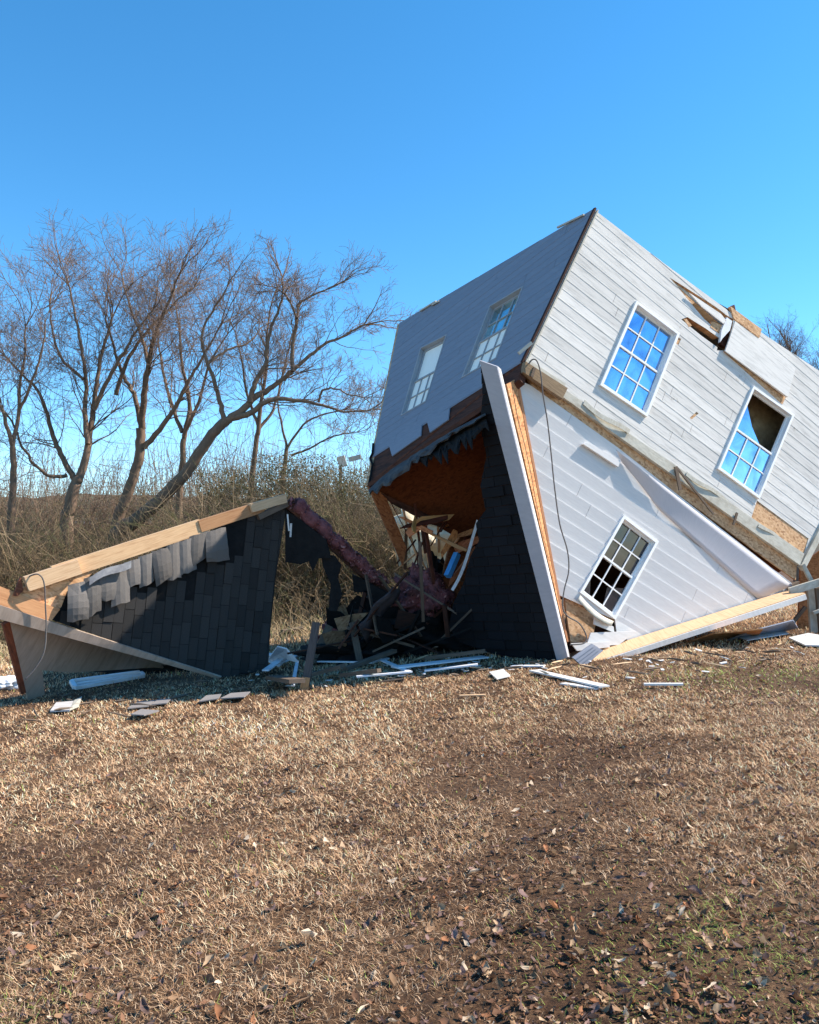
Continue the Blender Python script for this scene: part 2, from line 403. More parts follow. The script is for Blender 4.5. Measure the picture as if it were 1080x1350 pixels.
# interior board seen behind the gaps
px_slab(FP, [(858, 352), (980, 420), (960, 480), (880, 440)], -.50, -.46, 'inner_board', 'shaded_felt')
# house box: other walls, floor (on top now) and ceiling (underneath now)
c2 = T + (L - T)
B0 = LP.px(490, 612); B1 = LP.px(487, 645)
l_L = LP.px(527, 426)
left_poly = ccw([(0, 0), (LP.px(784, 275)), l_L, LP.px(491, 604)])
wl1 = LP.pp(WL1); wl2 = LP.pp(WL2)
full_left = ccw([(0, 0), LP.px(784, 275), l_L, LP.px(484, 640), LP.px(640, 535), LP.px(684, 500)])
mb = MB()
for q in subs(fanparts(full_left), [wl1, wl2]): mb.slab(LP, q, -.12, -.004)
mb.build('end_wall_sheathing', M['dark_wood'], house)
# stepped lower edge where siding boards have torn away
torn = [LP.pp(q) for q in ([(492, 640), (516, 588), (491, 604), (470, 650)], [(516, 596), (517, 588), (556, 562), (558, 575), (530, 590)],
                          [(565, 566), (566, 556), (592, 541), (590, 553)], [(556, 570), (556, 561), (566, 556), (566, 566)],
                          [(490, 604), (516, 587), (512, 600), (488, 612)])]
mb = MB(); aL = LP.px(784, 275)
dd = (LP.px(491, 604)[1]) / (LP.px(491, 604)[0])
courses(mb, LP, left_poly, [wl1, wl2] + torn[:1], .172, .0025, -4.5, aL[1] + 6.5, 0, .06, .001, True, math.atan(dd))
mb.build('end_wall_siding', M['shade_grey_siding'], house)
for q in ([(514, 588), (557, 561), (556, 575), (518, 602)], [(564, 556), (594, 538), (592, 554), (568, 571)]):
    px_slab(LP, q, .004, .022, 'hanging_siding_strip', 'shade_grey_siding', label='short siding strip tinted shade grey, hanging below the end wall')
def corner_pts(u, v, w): return P
upv = FP.ey * Hs + FP.ex * a_T[0]
# corner board and trim
mb = MB(); mb.beam(P + FP.ez * .008, T + FP.ez * .008 , .03, .05, FP.ez, col=(.5, .5, .6)); mb.build('corner_board', M['dark_wood'], house)
mb = MB(); mb.beam(P + FP.ex * .05 + FP.ez * .022, T + FP.ex * .05 + FP.ez * .022, .022, .022, FP.ez); mb.build('corner_trim', M['grey_trim'], house)
# far walls closing the box
RE = FP.W(ends[0] + .02, 0, -.12); RT_ = FP.W(ends[0] + .95, Hs * .985, -.12); depth = (L - T).length
RPn = Plane(RE, RT_ - RE, wdir)
mb = MB()
for a0, b0, c0, d0 in ((RE, RT_, RT_ + wdir * depth, RE + wdir * depth),):
    n = (b0 - a0).cross(d0 - a0).normalized() * .05
    mb.add([a0, b0, c0, d0, a0 + n, b0 + n, c0 + n, d0 + n], [(0, 1, 2, 3), (7, 6, 5, 4), (0, 4, 5, 1), (1, 5, 6, 2), (2, 6, 7, 3), (3, 7, 4, 0)])
mb.build('far_end_wall', M['osb'], house)
def hexa(mb, a0, b0, c0, d0, t):
    n = (b0 - a0).cross(d0 - a0).normalized() * t
    return mb.add([a0, b0, c0, d0, a0 + n, b0 + n, c0 + n, d0 + n], [(0, 1, 2, 3), (7, 6, 5, 4), (0, 4, 5, 1), (1, 5, 6, 2), (2, 6, 7, 3), (3, 7, 4, 0)],
                  [(0, 0), ((b0 - a0).length, 0), ((b0 - a0).length, (d0 - a0).length), (0, (d0 - a0).length)] * 2)
Bk = LP.at(484, 640)
inset = lambda p: p + FP.ex * .02 - FP.ez * .01
back_T = L - wdir * .03
mb = MB(); hexa(mb, Bk - wdir * .05, back_T, back_T + (RT_ - T), RE + wdir * depth, .08); mb.build('rear_wall', M['osb'], house)
# floor platform: now the top face, a little proud of the walls
mb = MB(); hexa(mb, T - FP.ey * .01 + FP.ex * .01, L + FP.ex * .02, L + FP.ex * .02 + (RT_ - T), RT_ - FP.ez * .02, .06)
mb.build('floor_platform', M['grey_trim'], house)
# ceiling of the storey, now facing the ground
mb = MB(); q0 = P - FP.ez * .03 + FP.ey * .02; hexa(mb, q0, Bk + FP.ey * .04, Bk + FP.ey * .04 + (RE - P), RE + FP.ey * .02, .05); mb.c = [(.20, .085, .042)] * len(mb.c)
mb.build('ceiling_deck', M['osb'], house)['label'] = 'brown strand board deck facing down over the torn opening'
# partition just inside the right-hand window
px_slab(FP, [(965, 490), (1075, 560), (1040, 690), (930, 640)], -.55, -.50, 'inner_wall', 'drywall')
# ---- windows
def window(pl, quad, parent, glassm, label, z=0.0, fm='white_frame', panes=((1, 1), (1, 1)), fw=.043, broken=None, grid=(True, True), cols=3):
    q = quad
    def bl(s, t):
        a = [q[0][i] * (1 - s) + q[1][i] * s for i in (0, 1)]; b = [q[3][i] * (1 - s) + q[2][i] * s for i in (0, 1)]
        return tuple(a[i] * (1 - t) + b[i] * t for i in (0, 1))
    Wd = math.dist(q[0], q[1]); Hd = math.dist(q[0], q[3]); fs = fw / Wd; ft = fw / Hd
    def bar(mb, s0, t0, s1, t1, z0, z1): mb.slab(pl, [bl(s0, t0), bl(s1, t0), bl(s1, t1), bl(s0, t1)], z0, z1)
    mb = MB()
    bar(mb, 0, 0, 1, ft, z - .06, z + .045); bar(mb, 0, 1 - ft, 1, 1, z - .06, z + .045)
    bar(mb, 0, ft, fs, 1 - ft, z - .06, z + .045); bar(mb, 1 - fs, ft, 1, 1 - ft, z - .06, z + .045)
    o = mb.build('window', M[fm], parent); o['label'] = label
    for k, (t0, t1, zz) in enumerate(((ft, .5 + ft * .3, z - .045), (.5 - ft * .3, 1 - ft, z - .018))):
        mb = MB(); r = .030; rs = r / Wd; rt = r / Hd; a0 = fs; a1 = 1 - fs
        bar(mb, a0, t0, a1, t0 + rt, zz - .015, zz + .015); bar(mb, a0, t1 - rt, a1, t1, zz - .015, zz + .015)
        bar(mb, a0, t0 + rt, a0 + rs, t1 - rt, zz - .015, zz + .015); bar(mb, a1 - rs, t0 + rt, a1, t1 - rt, zz - .015, zz + .015)
        mb.build('sash', M[fm], o)
        if grid[k]:
            mb = MB(); m = .009
            for i in range(1, cols):
                s = a0 + (a1 - a0) * i / cols; bar(mb, s - m / Wd, t0 + rt, s + m / Wd, t1 - rt, zz - .006, zz + .010)
            tm = (t0 + t1) / 2; prev = a0 + rs
            for i in range(1, cols + 1):
                s = a0 + (a1 - a0) * i / cols if i < cols else a1 - rs
                e_ = s - (m / Wd if i < cols else 0); bar(mb, prev, tm - m / Hd, e_, tm + m / Hd, zz - .006, zz + .010); prev = s + m / Wd
            mb.build('muntins', M[fm], o)
        if broken and broken[k] is not None:
            for tri in broken[k]:
                mb = MB(); mb.slab(pl, [bl(a0 + rs + (a1 - a0 - 2 * rs) * s, t0 + rt + (t1 - t0 - 2 * rt) * t) for s, t in tri], zz - .012, zz - .009); mb.build('pane', M[glassm[k]], o)
        else:
            mb = MB(); bar(mb, a0 + rs, t0 + rt, a1 - rs, t1 - rt, zz - .012, zz - .009); mb.build('pane', M[glassm[k]], o)
    return o
window(FP, wq1, house, ('glass', 'glass'), 'whole white sash window reflecting blue sky in the upper wall')
window(FP, wq2, house, ('glass', 'glass'), 'broken sash window at the right with its upper pane mostly gone', 0, broken=([[(0, .25), (.35, .70), (.72, 1), (0, 1)]], None), grid=(False, True))
window(LP, wl1, house, ('pane_daylight', 'pane_daylight'), 'smaller far window of the shaded end wall', -.03, 'dull_frame', fw=.025, grid=(False, True))
window(LP, wl2, house, ('glass_side', 'pane_daylight'), 'nearer window of the shaded end wall', -.03, 'dull_frame', fw=.025)
# dark thin sill shadow strip: the window channel left of each frame
# ---- band between storey and gable
px_slab(FP, [(691, 474), (742, 507), (740, 514), (1056, 730), (1050, 745), (735, 522), (688, 484)], -.02, .05, 'band_board', 'grey_trim', label='faded grey green board along the floor line')
px_slab(FP, [(742, 516), (1048, 745), (1047, 765), (800, 585), (700, 512), (690, 492)], -.06, -.022, 'band_sheathing', 'osb')
px_slab(FP, [(689, 478), (744, 513), (737, 527), (686, 492)], .05, .13, 'joist_end', 'grey_lumber', col=(1.7, 1.6, 1.3), label='tan joist end sticking out above the gable peak corner')
px_slab(FP, [(703, 484), (706, 486), (702, 498), (699, 496)], .13, .145, 'bracket', 'grey_lumber')
mb = MB(); mb.beam(FP.at(684, 466, .05), FP.at(701, 452, .12), .05, .045); mb.build('broken_trim', M['grey_trim'], house)
# leaning splinters on the band
for a, b, w_ in (((891, 615), (897, 646), .06), ((893, 617), (941, 678), .03), ((972, 676), (967, 692), .04)):
    mb = MB(); mb.beam(FP.at(*a, .075), FP.at(*b, .07), w_, .02, FP.ez); mb.build('splinter', M['grey_lumber'], house)
# right corner of the storey
mb = MB(); mb.beam(FP.at(1056, 750, .03), FP.at(1100, 664, .03), .12, .06, FP.ez); mb.build('corner_board', M['grey_trim'], house)
for k_, (a, b, w_) in enumerate((((770, 530), (830, 572), .07), ((905, 622), (960, 664), .06), ((1000, 690), (1040, 722), .05))):
    mb = MB(); g = [[FP.at(a[0] + (b[0] - a[0]) * t, a[1] + (b[1] - a[1]) * t + 3 * math.sin(t * 5 + k_), .06 + .05 * t * math.sin(t * 3 + k_)) + FP.ey * w_ * q for q in (-.5, .5)] for t in [j / 8 for j in range(9)]]
    mb.sheet(g, .008); mb.build('sprung_trim', M['grey_trim'], house)
# ---- gable (points down)
G1 = (681, 499); G2 = (1046, 776); G3 = (749, 872)
gpoly = ccw(FP.pp([G1, (700, 508), (815, 590), (1046, 770), (1038, 780), (800, 858), (749, 866)]))
wg = FP.pp(WING)
ghole = FP.pp([(725, 786), (766, 781), (811, 817), (858, 838), (800, 858), (752, 876), (730, 876)])
mb = MB()
for q in subs(fanparts(gpoly), [wg, ghole]): mb.slab(FP, q, -.12, -.035)
mb.build('gable_sheathing', M['osb'], house)
mb = MB()
courses(mb, FP, gpoly, [wg, ghole], .200, .022, -4.6, .05, -.030, .05, .001)
mb.build('gable_siding', M['new_siding'], house)
window(FP, wg, house, ('glass_dark', 'glass_dark'), 'broken attic window low in the white gable', -.03, broken=(None, [[(.55, .55), (1, .3), (1, 1), (.7, 1)], [(0, .6), (.25, 1), (0, 1)]]))
# smooth sheet of siding sprung outwards along the top of the gable
g = []
for i in range(17):
    t = i / 16; tx, ty = 812 + (1045 - 812) * t, 592 + (772 - 592) * t; bx, by = 834 + (1000 - 834) * t, 640 + (790 - 640) * t
    k = min(1, t * 5); lift = .10 * (.55 + .45 * k) * (1 - .35 * t)
    row = []
    for j in range(7):
        q = j / 6; kk = q * (.35 + .65 * k); row.append(FP.at(tx + (bx - tx) * kk, ty + (by - ty) * kk, .006 + lift * (1 - q) ** 1.25 + .012 * math.sin(t * 9) * (1 - q)))
    g.append(row)
mb = MB(); mb.sheet(g, .006, col=(.78, .78, .84)); mb.build('curled_siding_flap', M['new_siding'], house, True)['label'] = 'smooth siding flap curling away along the gable top'  # lavender grey tint puts the flap's shade into its colour
px_slab(FP, [(766, 586), (771, 584), (815, 608), (812, 616)], -.005, lambda a, b: .05, 'lifted_siding', 'new_siding')
# exposed corner below the attic window
px_slab(FP, [(742, 786), (752, 788), (757, 793), (767, 788), (787, 803), (778, 846), (750, 846)], -.10, -.06, 'exposed_board', 'osb', label='torn strand board patch below the attic window')
g = []
for i in range(9):
    t = i / 8; p = (765 + 44 * t, 784 + 34 * t + 5 * math.sin(t * 3.1))
    g.append([FP.at(p[0] + 3 * s - 6 * s, p[1] + 6 * s + 1, .06 + .05 * s) for s in (0, .5, 1)])
mb = MB(); mb.sheet(g, .012); mb.build('bent_sill', M['grey_trim'], house, True)
for q, z in (([(783, 813), (808, 826), (809, 834), (782, 823)], .02), ([(810, 817), (858, 838), (833, 848), (812, 834)], -.03), ([(778, 834), (838, 832), (815, 850), (772, 852)], .05), ([(752, 848), (802, 846), (803, 853), (760, 858)], .08)):
    px_slab(FP, q, z, z + .02, 'white_scrap_board', 'white_trim')
px_slab(FP, [(745, 800), (790, 800), (860, 836), (800, 862), (748, 868)], -.42, -.38, 'inner_board', 'dark_wood')
# ---- left rake: pale board facing away from the sun, raw wood edge behind it
def rk(px, py, z): return FP.at(px, py, z)
n = 9; g = []
for i in range(n):
    t = i / (n - 1)
    lx, ly = 633 + (735 - 633) * t, 475 + (872 - 475) * t; rx, ry = 656 + (749 - 656) * t, 483 + (866 - 483) * t
    g.append([rk(lx, ly, .02 + .0 * t), rk(rx, ry, .30 - .12 * t)])
mb = MB(); mb.sheet(g, .025); mb.build('rake_board', M['rake_shade_tint'], house)['label'] = 'long pale rake board along the shaded left edge of the gable'
mb = MB()
for i in range(n - 1):
    pass
mb.sheet([[rk(656 + 93 * t, 483 + 383 * t, .29 - .12 * t), rk(660 + 91 * t, 487 + 380 * t, .20 - .10 * t)] for t in [k / 8 for k in range(9)]], .012)
mb.build('rake_trim', M['white_trim'], house)
mb = MB()
mb.sheet([[rk(667 + 79 * t, 507 + 338 * t, .12 - .08 * t), rk(681 + 66 * t, 499 + 350 * t, -.03)] for t in [k / 8 for k in range(9)]], .03, col=(1, .78, .62))
mb.build('raw_rake_edge', M['osb'], house)
mb = MB(); mb.beam(rk(682, 506, -.015), rk(747, 846, -.012), .035, .05, FP.ez, col=(.8, .55, .45)); mb.build('rake_nailer', M['lumber'], house)
# ---- left roof slope: black shingles, deep shade put into their colour
SP = Plane(rk(G1[0] - 30, G1[1], .1), rk(735, 872, .05) - rk(633, 475, .05), wdir)
slope_px = [(634, 478), (735, 871), (700, 869), (650, 862), (606, 846), (592, 828), (598, 795), (612, 768), (620, 735), (632, 712), (628, 690), (641, 672), (634, 640), (642, 600), (633, 560), (637, 520)]
SPo = rk(640, 475, .0); SPn = rk(735, 872, .0)
SP = Plane(SPo, SPn - SPo, wdir)
mb = MB(); sp = SP.pp(slope_px, -.02)
c0 = SP.px(700, 700, -.02)
q_ = sp
for i in range(len(q_)):
    tri = [c0, q_[i], q_[(i + 1) % len(q_)]]
    if abs(area(tri)) > 1e-5: mb.slab(SP, tri, -.05, -.02)
mb.build('roof_deck', M['dark_wood'], house)
def shingle_field(pl, polypx, z, name, m, parent, e=.14, w=.31, tilt=.012, cr=(.75, 1.15), dirx=True, skip=None, ang=0.0, cen=None):
    """individual three-tab shingles laid over the area of a polygon"""
    poly = pl.pp(polypx, z); mb = MB()
    cx, cy = pl.px(*cen, z) if cen else (sum(p[0] for p in poly) / len(poly), sum(p[1] for p in poly) / len(poly))
    tris = [ccw([(cx, cy), poly[i], poly[(i + 1) % len(poly)]]) for i in range(len(poly))]
    tris = [t for t in tris if area(t) > 1e-5]
    if convex(ccw(poly)): tris = [ccw(poly)]
    ca, sa = math.cos(ang), math.sin(ang)
    rr = lambda a, b: (a * ca - b * sa, a * sa + b * ca); ir = lambda a, b: (a * ca + b * sa, -a * sa + b * ca)
    pr = [ir(*p) for p in poly]; x0 = min(p[0] for p in pr); x1 = max(p[0] for p in pr); y0 = min(p[1] for p in pr); y1 = max(p[1] for p in pr)
    k = 0; x = x0
    while x < x1:
        y = y0 - random.uniform(0, w)
        while y < y1:
            g_ = .004; q = [rr(x + g_, y + g_), rr(x + e - g_, y + g_), rr(x + e - g_, y + w - g_), rr(x + g_, y + w - g_)]
            c = random.uniform(*cr); zz = z + (random.uniform(.008, .03) if random.random() < .05 else random.uniform(0, .004))
            if skip and skip(*rr(x + e / 2, y + w / 2)): y += w; continue
            for t in tris:
                p = inter(q, t)
                if len(p) > 2 and abs(area(p)) > 1e-6: mb.slab(pl, p, z - .004, lambda a, b: zz + tilt * (ir(a, b)[0] - x) / e, (c, c, c * 1.01))
            y += w
        x += e; k += 1
    return mb.build(name, M[m], parent)
shingle_field(SP, slope_px, .0, 'roof_shingles', 'shingle_shaded', house, cen=(700, 700))['label'] = 'black shingle slope with deep shade in its colour left of the gable'
# other slope: bare board and fascia along the bottom right rake
gA = (776, 876); gB = (1062, 783)
def strip(px0, px1, px2, px3, z0, z1, name, m, col=None, label=None):
    return px_slab(FP, [px0, px1, px2, px3], z0, z1, name, m, house, col, label)
mb = MB(); mb.sheet([[rk(778 + (1039 - 778) * t, 861 + (779 - 861) * t, .02), rk(784 + (1062 - 784) * t, 874 + (783 - 874) * t, .34)] for t in [k / 8 for k in range(9)]], .03)
mb.build('bare_rake_lumber', M['lumber'], house)['label'] = 'long fresh yellow lumber along the lower right rake'
mb = MB(); mb.sheet([[rk(784 + (1062 - 784) * t, 873.5 + (783.5 - 873.5) * t, .352), rk(786 + (1064 - 786) * t, 880 + (790 - 880) * t, .335)] for t in [k / 8 for k in range(9)]], .012)
mb.build('fascia', M['white_trim'], house)
px_slab(FP, [(1038, 772), (1050, 766), (1046, 784), (1036, 786)], -.02, .05, 'rake_end', 'grey_lumber')
# right slope deck, mostly hidden under the gable
DPo = rk(749, 872, .0); DPl = Plane(DPo, rk(1046, 778, 0) - DPo, wdir)
mb = MB(); e1 = rk(755, 869, -.05); e2 = rk(1050, 776, -.05); hexa(mb, e1, e2, e2 + wdir * 1.6, e1 + wdir * 1.6, .03); mb.build('roof_deck', M['osb'], house)
# ---- inside the torn opening
far_px = [(485, 645), (503, 652), (580, 690), (640, 700), (640, 760), (560, 800), (530, 745)]
FG = Plane(LP.at(486, 642), FP.ex, FP.ey)          # plane of the far gable
def fg(pts, z0, z1, name, m, col=None, label=None): return px_slab(FG, pts, z0, z1, name, m, house, col, label)
fg([(484, 640), (506, 652), (534, 722), (530, 745)], -.05, .0, 'far_gable_board', 'osb', (.5, .28, .18))
fg([(500, 650), (575, 684), (640, 700), (640, 708), (570, 692), (516, 664)], -.05, .02, 'far_gable_board', 'dark_wood')
fg([(596, 700), (640, 712), (640, 800), (575, 800), (585, 745)], -.10, -.05, 'far_gable_board', 'osb', (.36, .2, .14))
fg([(566, 670), (594, 664), (634, 688), (631, 692), (578, 676)], .03, .08, 'sun_tinted_joist', 'lumber', (1, .45, .28), 'joist with reddish sunlight in its colour across the torn attic opening')  # raised colour stands in for sunlight that does not reach the joist
for a, b, r_ in (((547, 664), (556, 740), .035), ((514, 660), (551, 730), .012), ((588, 684), (568, 720), .02), ((632, 656), (610, 678), .03), ((560, 690), (572, 770), .06), ((620, 690), (596, 760), .025)):
    mb = MB(); mb.beam(FG.at(*a, .15), FG.at(*b, .2), r_ * .9, r_ * .8, FG.ez, col=(1.1, .8, .7)); mb.build('broken_stud', M['dark_wood'], house)
rn = random.Random(91)
for i in range(12):
    x = rn.uniform(540, 625); y = rn.uniform(676, 765); pl_ = Plane(FG.at(x, y, rn.uniform(-.1, .5)), Vector((rn.uniform(-1, 1), rn.uniform(-.5, .5), rn.uniform(-1, .6))), Vector((rn.uniform(-.4, .4), rn.uniform(-1, 1), 1)))
    L_ = rn.uniform(.25, .8); w_ = rn.uniform(.02, .09); mb = MB(); mb.slab(pl_, ccw([(-L_ / 2, -w_), (L_ * .35, -w_ * .8), (L_ / 2, w_ * .2), (L_ * .2, w_ * .5), (-L_ * .3, w_), (-L_ / 2, w_ * .3)]), -.01, .01, (rn.uniform(.6, 1), rn.uniform(.45, .6), rn.uniform(.3, .45)))
    mb.build('splintered_board', M[rn.choice(['lumber', 'osb', 'dark_wood', 'lumber'])], house)
# tar paper and shingle edge hanging below the end wall
def ragged(pl, top, widths, z, name, m, col=None, label=None, seed=1, bulge=.07):
    rn = random.Random(seed); g = []; n = 30
    for i in range(n):
        t = i / (n - 1); k = t * (len(top) - 1); j = min(int(k), len(top) - 2); f = k - j
        x = top[j][0] * (1 - f) + top[j + 1][0] * f; y = top[j][1] * (1 - f) + top[j + 1][1] * f
        wv = widths[j] * (1 - f) + widths[j + 1] * f; wv *= rn.uniform(.45, 1.25)
        g.append([pl.at(x + (s * wv * .25), y + s * wv, z + bulge * math.sin(s * 2.4) * rn.uniform(.7, 1.3)) for s in (0, .25, .5, .75, 1)])
    mb = MB(); mb.sheet(g, .012, col=col); o = mb.build(name, M[m], house)
    if label: o['label'] = label
ragged(LP, [(486, 646), (515, 618), (555, 592), (600, 566), (640, 545)], [10, 16, 12, 6, 4], .03, 'torn_felt', 'felt', label='ragged grey roofing felt hanging under the end wall', seed=3)
ragged(LP, [(540, 604), (575, 588), (610, 566), (640, 548)], [8, 24, 26, 18], -.02, 'torn_felt', 'shaded_felt', seed=5)
mb = MB(); mb.beam(LP.at(487, 640, .02), LP.at(560, 590, .04), .05, .07); mb.beam(LP.at(560, 590, .04), LP.at(639, 537, .03), .05, .07); mb.build('top_plate', M['dark_wood'], house)
mb = MB(); mb.tube([LP.at(x, y, .03) for x, y in ((492, 585), (491, 598), (488, 604), (491, 612), (489, 626), (486, 640))], .02, 5); mb.build('flashing', M['shaded_felt'], house)
# thin ridge clutter on the upper edge of the end wall
for (x0, y0), (x1, y1) in (((554, 410), (575, 397)), ((570, 402), (579, 397)), ((735, 300), (770, 283))):
    mb = MB(); mb.beam(LP.at(x0, y0, .03), LP.at(x1, y1, .03), .03, .025); mb.build('splinter', M['grey_trim'], house)
# loose cables
mb = MB(); pts = [(697, 480, .14), (702, 474, .17), (708, 476, .19), (713, 492, .20), (716, 520, .20), (722, 556, .17), (727, 600, .15), (731, 640, .15), (738, 690, .14), (748, 725, .13), (750, 752, .12), (744, 778, .13), (742, 800, .14), (748, 812, .15), (764, 822, .17), (773, 838, .18), (770, 848, .19), (752, 850, .16)]
def spline(p, k=5):
    out = []; p = [Vector(x) for x in p]
    for i in range(len(p) - 1):
        a, b, c, d = p[max(i - 1, 0)], p[i], p[i + 1], p[min(i + 2, len(p) - 1)]
        for j in range(k):
            t = j / k; out.append(.5 * ((2 * b) + (c - a) * t + (2 * a - 5 * b + 4 * c - d) * t * t + (3 * b - 3 * c + d - a) * t ** 3))
    return out + [p[-1]]
mb.tube(spline([rk(x, y, z) for x, y, z in pts]), .010, 6)
tag(mb.build('loose_cable', M['cable'], None, True), 'thin dark cable dangling down the white gable wall', 'cable')
# ================================================================ LEFT WRECK: a piece of roof with its gable end
def vplane(d): return Plane(Vector((0, d, 0)), Vector((1, 0, 0)), Vector((0, 0, 1)))
q0_ = gh(296, 893, .0); q1_ = un(60, 820, 10.5); q2_ = un(378, 662, 12.5)
QP = Plane(q0_, q0_ - q1_, q2_ - q0_)
print('QP normal', tuple(QP.ez), 'sun', QP.ez.dot(SUN), 'FP sun', FP.ez.dot(SUN))
wl_ = gh(170, 905)
wreck = thing('roof_fragment', (wl_.x, wl_.y, gz(wl_.x, wl_.y)), 'torn off roof corner with dark shingles above a beige gable end, at the left', 'roof section')
def wq(pts, z0, z1, name, m, col=None, label=None, pl=QP): return px_slab(pl, pts, z0, z1, name, m, wreck, col, label)
field = [(64, 816), (290, 893), (352, 893), (356, 830), (363, 760), (378, 664), (345, 675), (270, 702), (215, 722), (150, 752), (112, 772), (84, 783), (78, 800)]
cen_ = (230, 790)
mb = MB(); pf = QP.pp(field, -.03); cq = QP.px(*cen_, -.03)
for i in range(len(pf)):
    t = ccw([cq, pf[i], pf[(i + 1) % len(pf)]])
    if area(t) > 1e-5: mb.slab(QP, t, -.05, -.012)
mb.build('roof_felt', M['shaded_felt'], wreck)
def torn_gap(a, b):
    w = QP.W(a, b, 0) - CAM; d = w.dot(FW); x = 540 + FPX * w.x / d; y = 675 - FPX * w.dot(UP) / d
    top = 772 - (x - 110) * .40
    k = 42 + 16 * math.sin(x * .13) + 10 * math.sin(x * .31)
    return x < 325 and y < top + k
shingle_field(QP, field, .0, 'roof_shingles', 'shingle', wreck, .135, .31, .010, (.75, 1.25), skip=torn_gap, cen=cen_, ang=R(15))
wq([(20, 778), (98, 748), (135, 742), (108, 768), (88, 779), (80, 800), (62, 818), (18, 802)], -.03, .0, 'bare_sheathing', 'osb', (1.25, 1.2, 1.15), 'bare strand board left of the shingles')
# curled and hanging shingle strips below the ridge
rn = random.Random(11)
strips = [(104, 768, 26, 52, .20), (122, 760, 20, 62, .16), (140, 752, 22, 46, .10), (158, 745, 20, 52, .06), (176, 738, 22, 40, .05), (193, 731, 19, 46, .06), (212, 724, 22, 42, .12),
          (228, 717, 15, 58, .05), (246, 711, 18, 44, .05), (262, 704, 22, 52, .07), (284, 698, 24, 60, .14)]
for x, y, w_, h_, cu in strips:
    g = []; cu *= .45; h_ = h_ * .72 + 8; w_ += 3
    for j in range(7):
        s = j / 6; row = []
        for i in range(5):
            t = i / 4 - .5
            zz = .05 + cu * math.sin(s * 2.6) * 1.2 + .03 * math.cos(t * 3) + (.06 * s if cu > .1 else 0)
            row.append(QP.at(x + t * w_ * (1 + .12 * s * math.sin(x)) + s * rn.uniform(-.5, .5) + s * cu * 20 + s * 4 * math.sin(x * 7), y - t * (7 + 5 * s * math.sin(x * 3)) + s * h_ * (.82 + .3 * abs(math.sin(x * 5))) + rn.uniform(-.9, .9) * (1 + s), zz))
        g.append(row)
    mb = MB(); c = rn.uniform(1.0, 1.6); mb.sheet(g, .006, col=(c * 3.0, c * 2.95, c * 2.9)); mb.build('curled_shingle', M['shingle'], wreck)  # lighter grey backs, with a sunlit tone put into the colour too
mb = MB(); mb.sheet([[QP.at(118 + 55 * t, 762 - 26 * t + 10 * s - 3 * math.sin(t * 5), .16 + .03 * s) for s in (0, .5, 1)] for t in [k / 6 for k in range(7)]], .01, col=(3.2, 3.2, 3.2))
mb.build('bent_flashing', M['felt'], wreck)
# ridge lumber
def qbeam(a, b, z, w, h, name, m, col=None):
    mb = MB(); mb.beam(QP.at(*a, z), QP.at(*b, z), w, h, QP.ez, col=col); mb.build(name, M[m], wreck)
qbeam((34, 770), (104, 747), .06, .19, .14, 'ridge_board', 'lumber')
qbeam((70, 757), (264, 694), -.02, .21, .10, 'ridge_board', 'lumber', (1, .97, .92))
qbeam((262, 694), (345, 668), -.01, .17, .12, 'ridge_board', 'lumber', (.62, .50, .42))  # darker tint paints the house's shadow on this length of ridge
qbeam((330, 670), (376, 657), .06, .13, .10, 'ridge_board', 'lumber')
qbeam((340, 682), (378, 664), .04, .08, .10, 'ridge_board', 'grey_lumber')
wq([(228, 722), (272, 697), (280, 702), (262, 716), (238, 728)], .02, .04, 'bare_sheathing', 'lumber')
# left end: sheathing wedge and eave board
wq([(-60, 756), (0, 773), (28, 784), (78, 803), (66, 819), (0, 796), (-60, 778)], .0, .05, 'bare_sheathing', 'lumber', (.95, .72, .58))
wq([(16, 785), (26, 760), (30, 778), (22, 786)], .02, .08, 'broken_rafter_end', 'dark_wood', (2, 1.8, 1.6))
mb = MB()
mb.sheet([[QP.at(-60 + 352 * t, 778 + 114 * t, .05), QP.at(-60 + 348 * t, 800 + 94 * t - 0 * t, .02)] for t in [k / 8 for k in range(9)]], .03)
mb.build('eave_board', M['beige_siding'], wreck)['label'] = 'long beige board along the lower edge of the roof piece'
# gable end wall under it
w0 = QP.at(20, 824, .0) - QP.ez * .10; g0 = gh(45, 922)
w2 = gh(230, 884)
WP = Plane(g0, w2 - g0, w0 - g0)
gw = [(12, 814), (60, 828), (200, 868), (262, 887), (232, 883), (204, 880), (92, 887), (56, 884), (59, 916), (37, 923)]
mb = MB(); pg = WP.pp(gw)
for t in ([0, 1, 7], [1, 2, 7], [2, 6, 7], [2, 5, 6], [2, 3, 5], [3, 4, 5], [0, 7, 9], [7, 8, 9]):
    mb.slab(WP, ccw([pg[k] for k in t]), -.04, .0)
mb.build('gable_wall', M['beige_siding'], wreck)['label'] = 'smooth beige gable wall in shade'
mb = MB(); mb.beam(WP.at(8, 820, -.04), WP.at(32, 912, -.03), .10, .06, WP.ez, col=(2.6, 2.0, 1.6)); mb.build('corner_stud', M['dark_wood'], wreck)
mb = MB(); mb.tube(spline([QP.at(x, y, z) for x, y, z in ((38, 760, .12), (50, 757, .2), (58, 768, .2), (60, 800, .14), (61, 830, .1), (58, 860, .1), (46, 882, .08), (33, 896, .06))]), .009, 6)
tag(mb.build('loose_cable', M['cable'], None, True), 'thin brown cable looping over the left roof piece', 'cable')
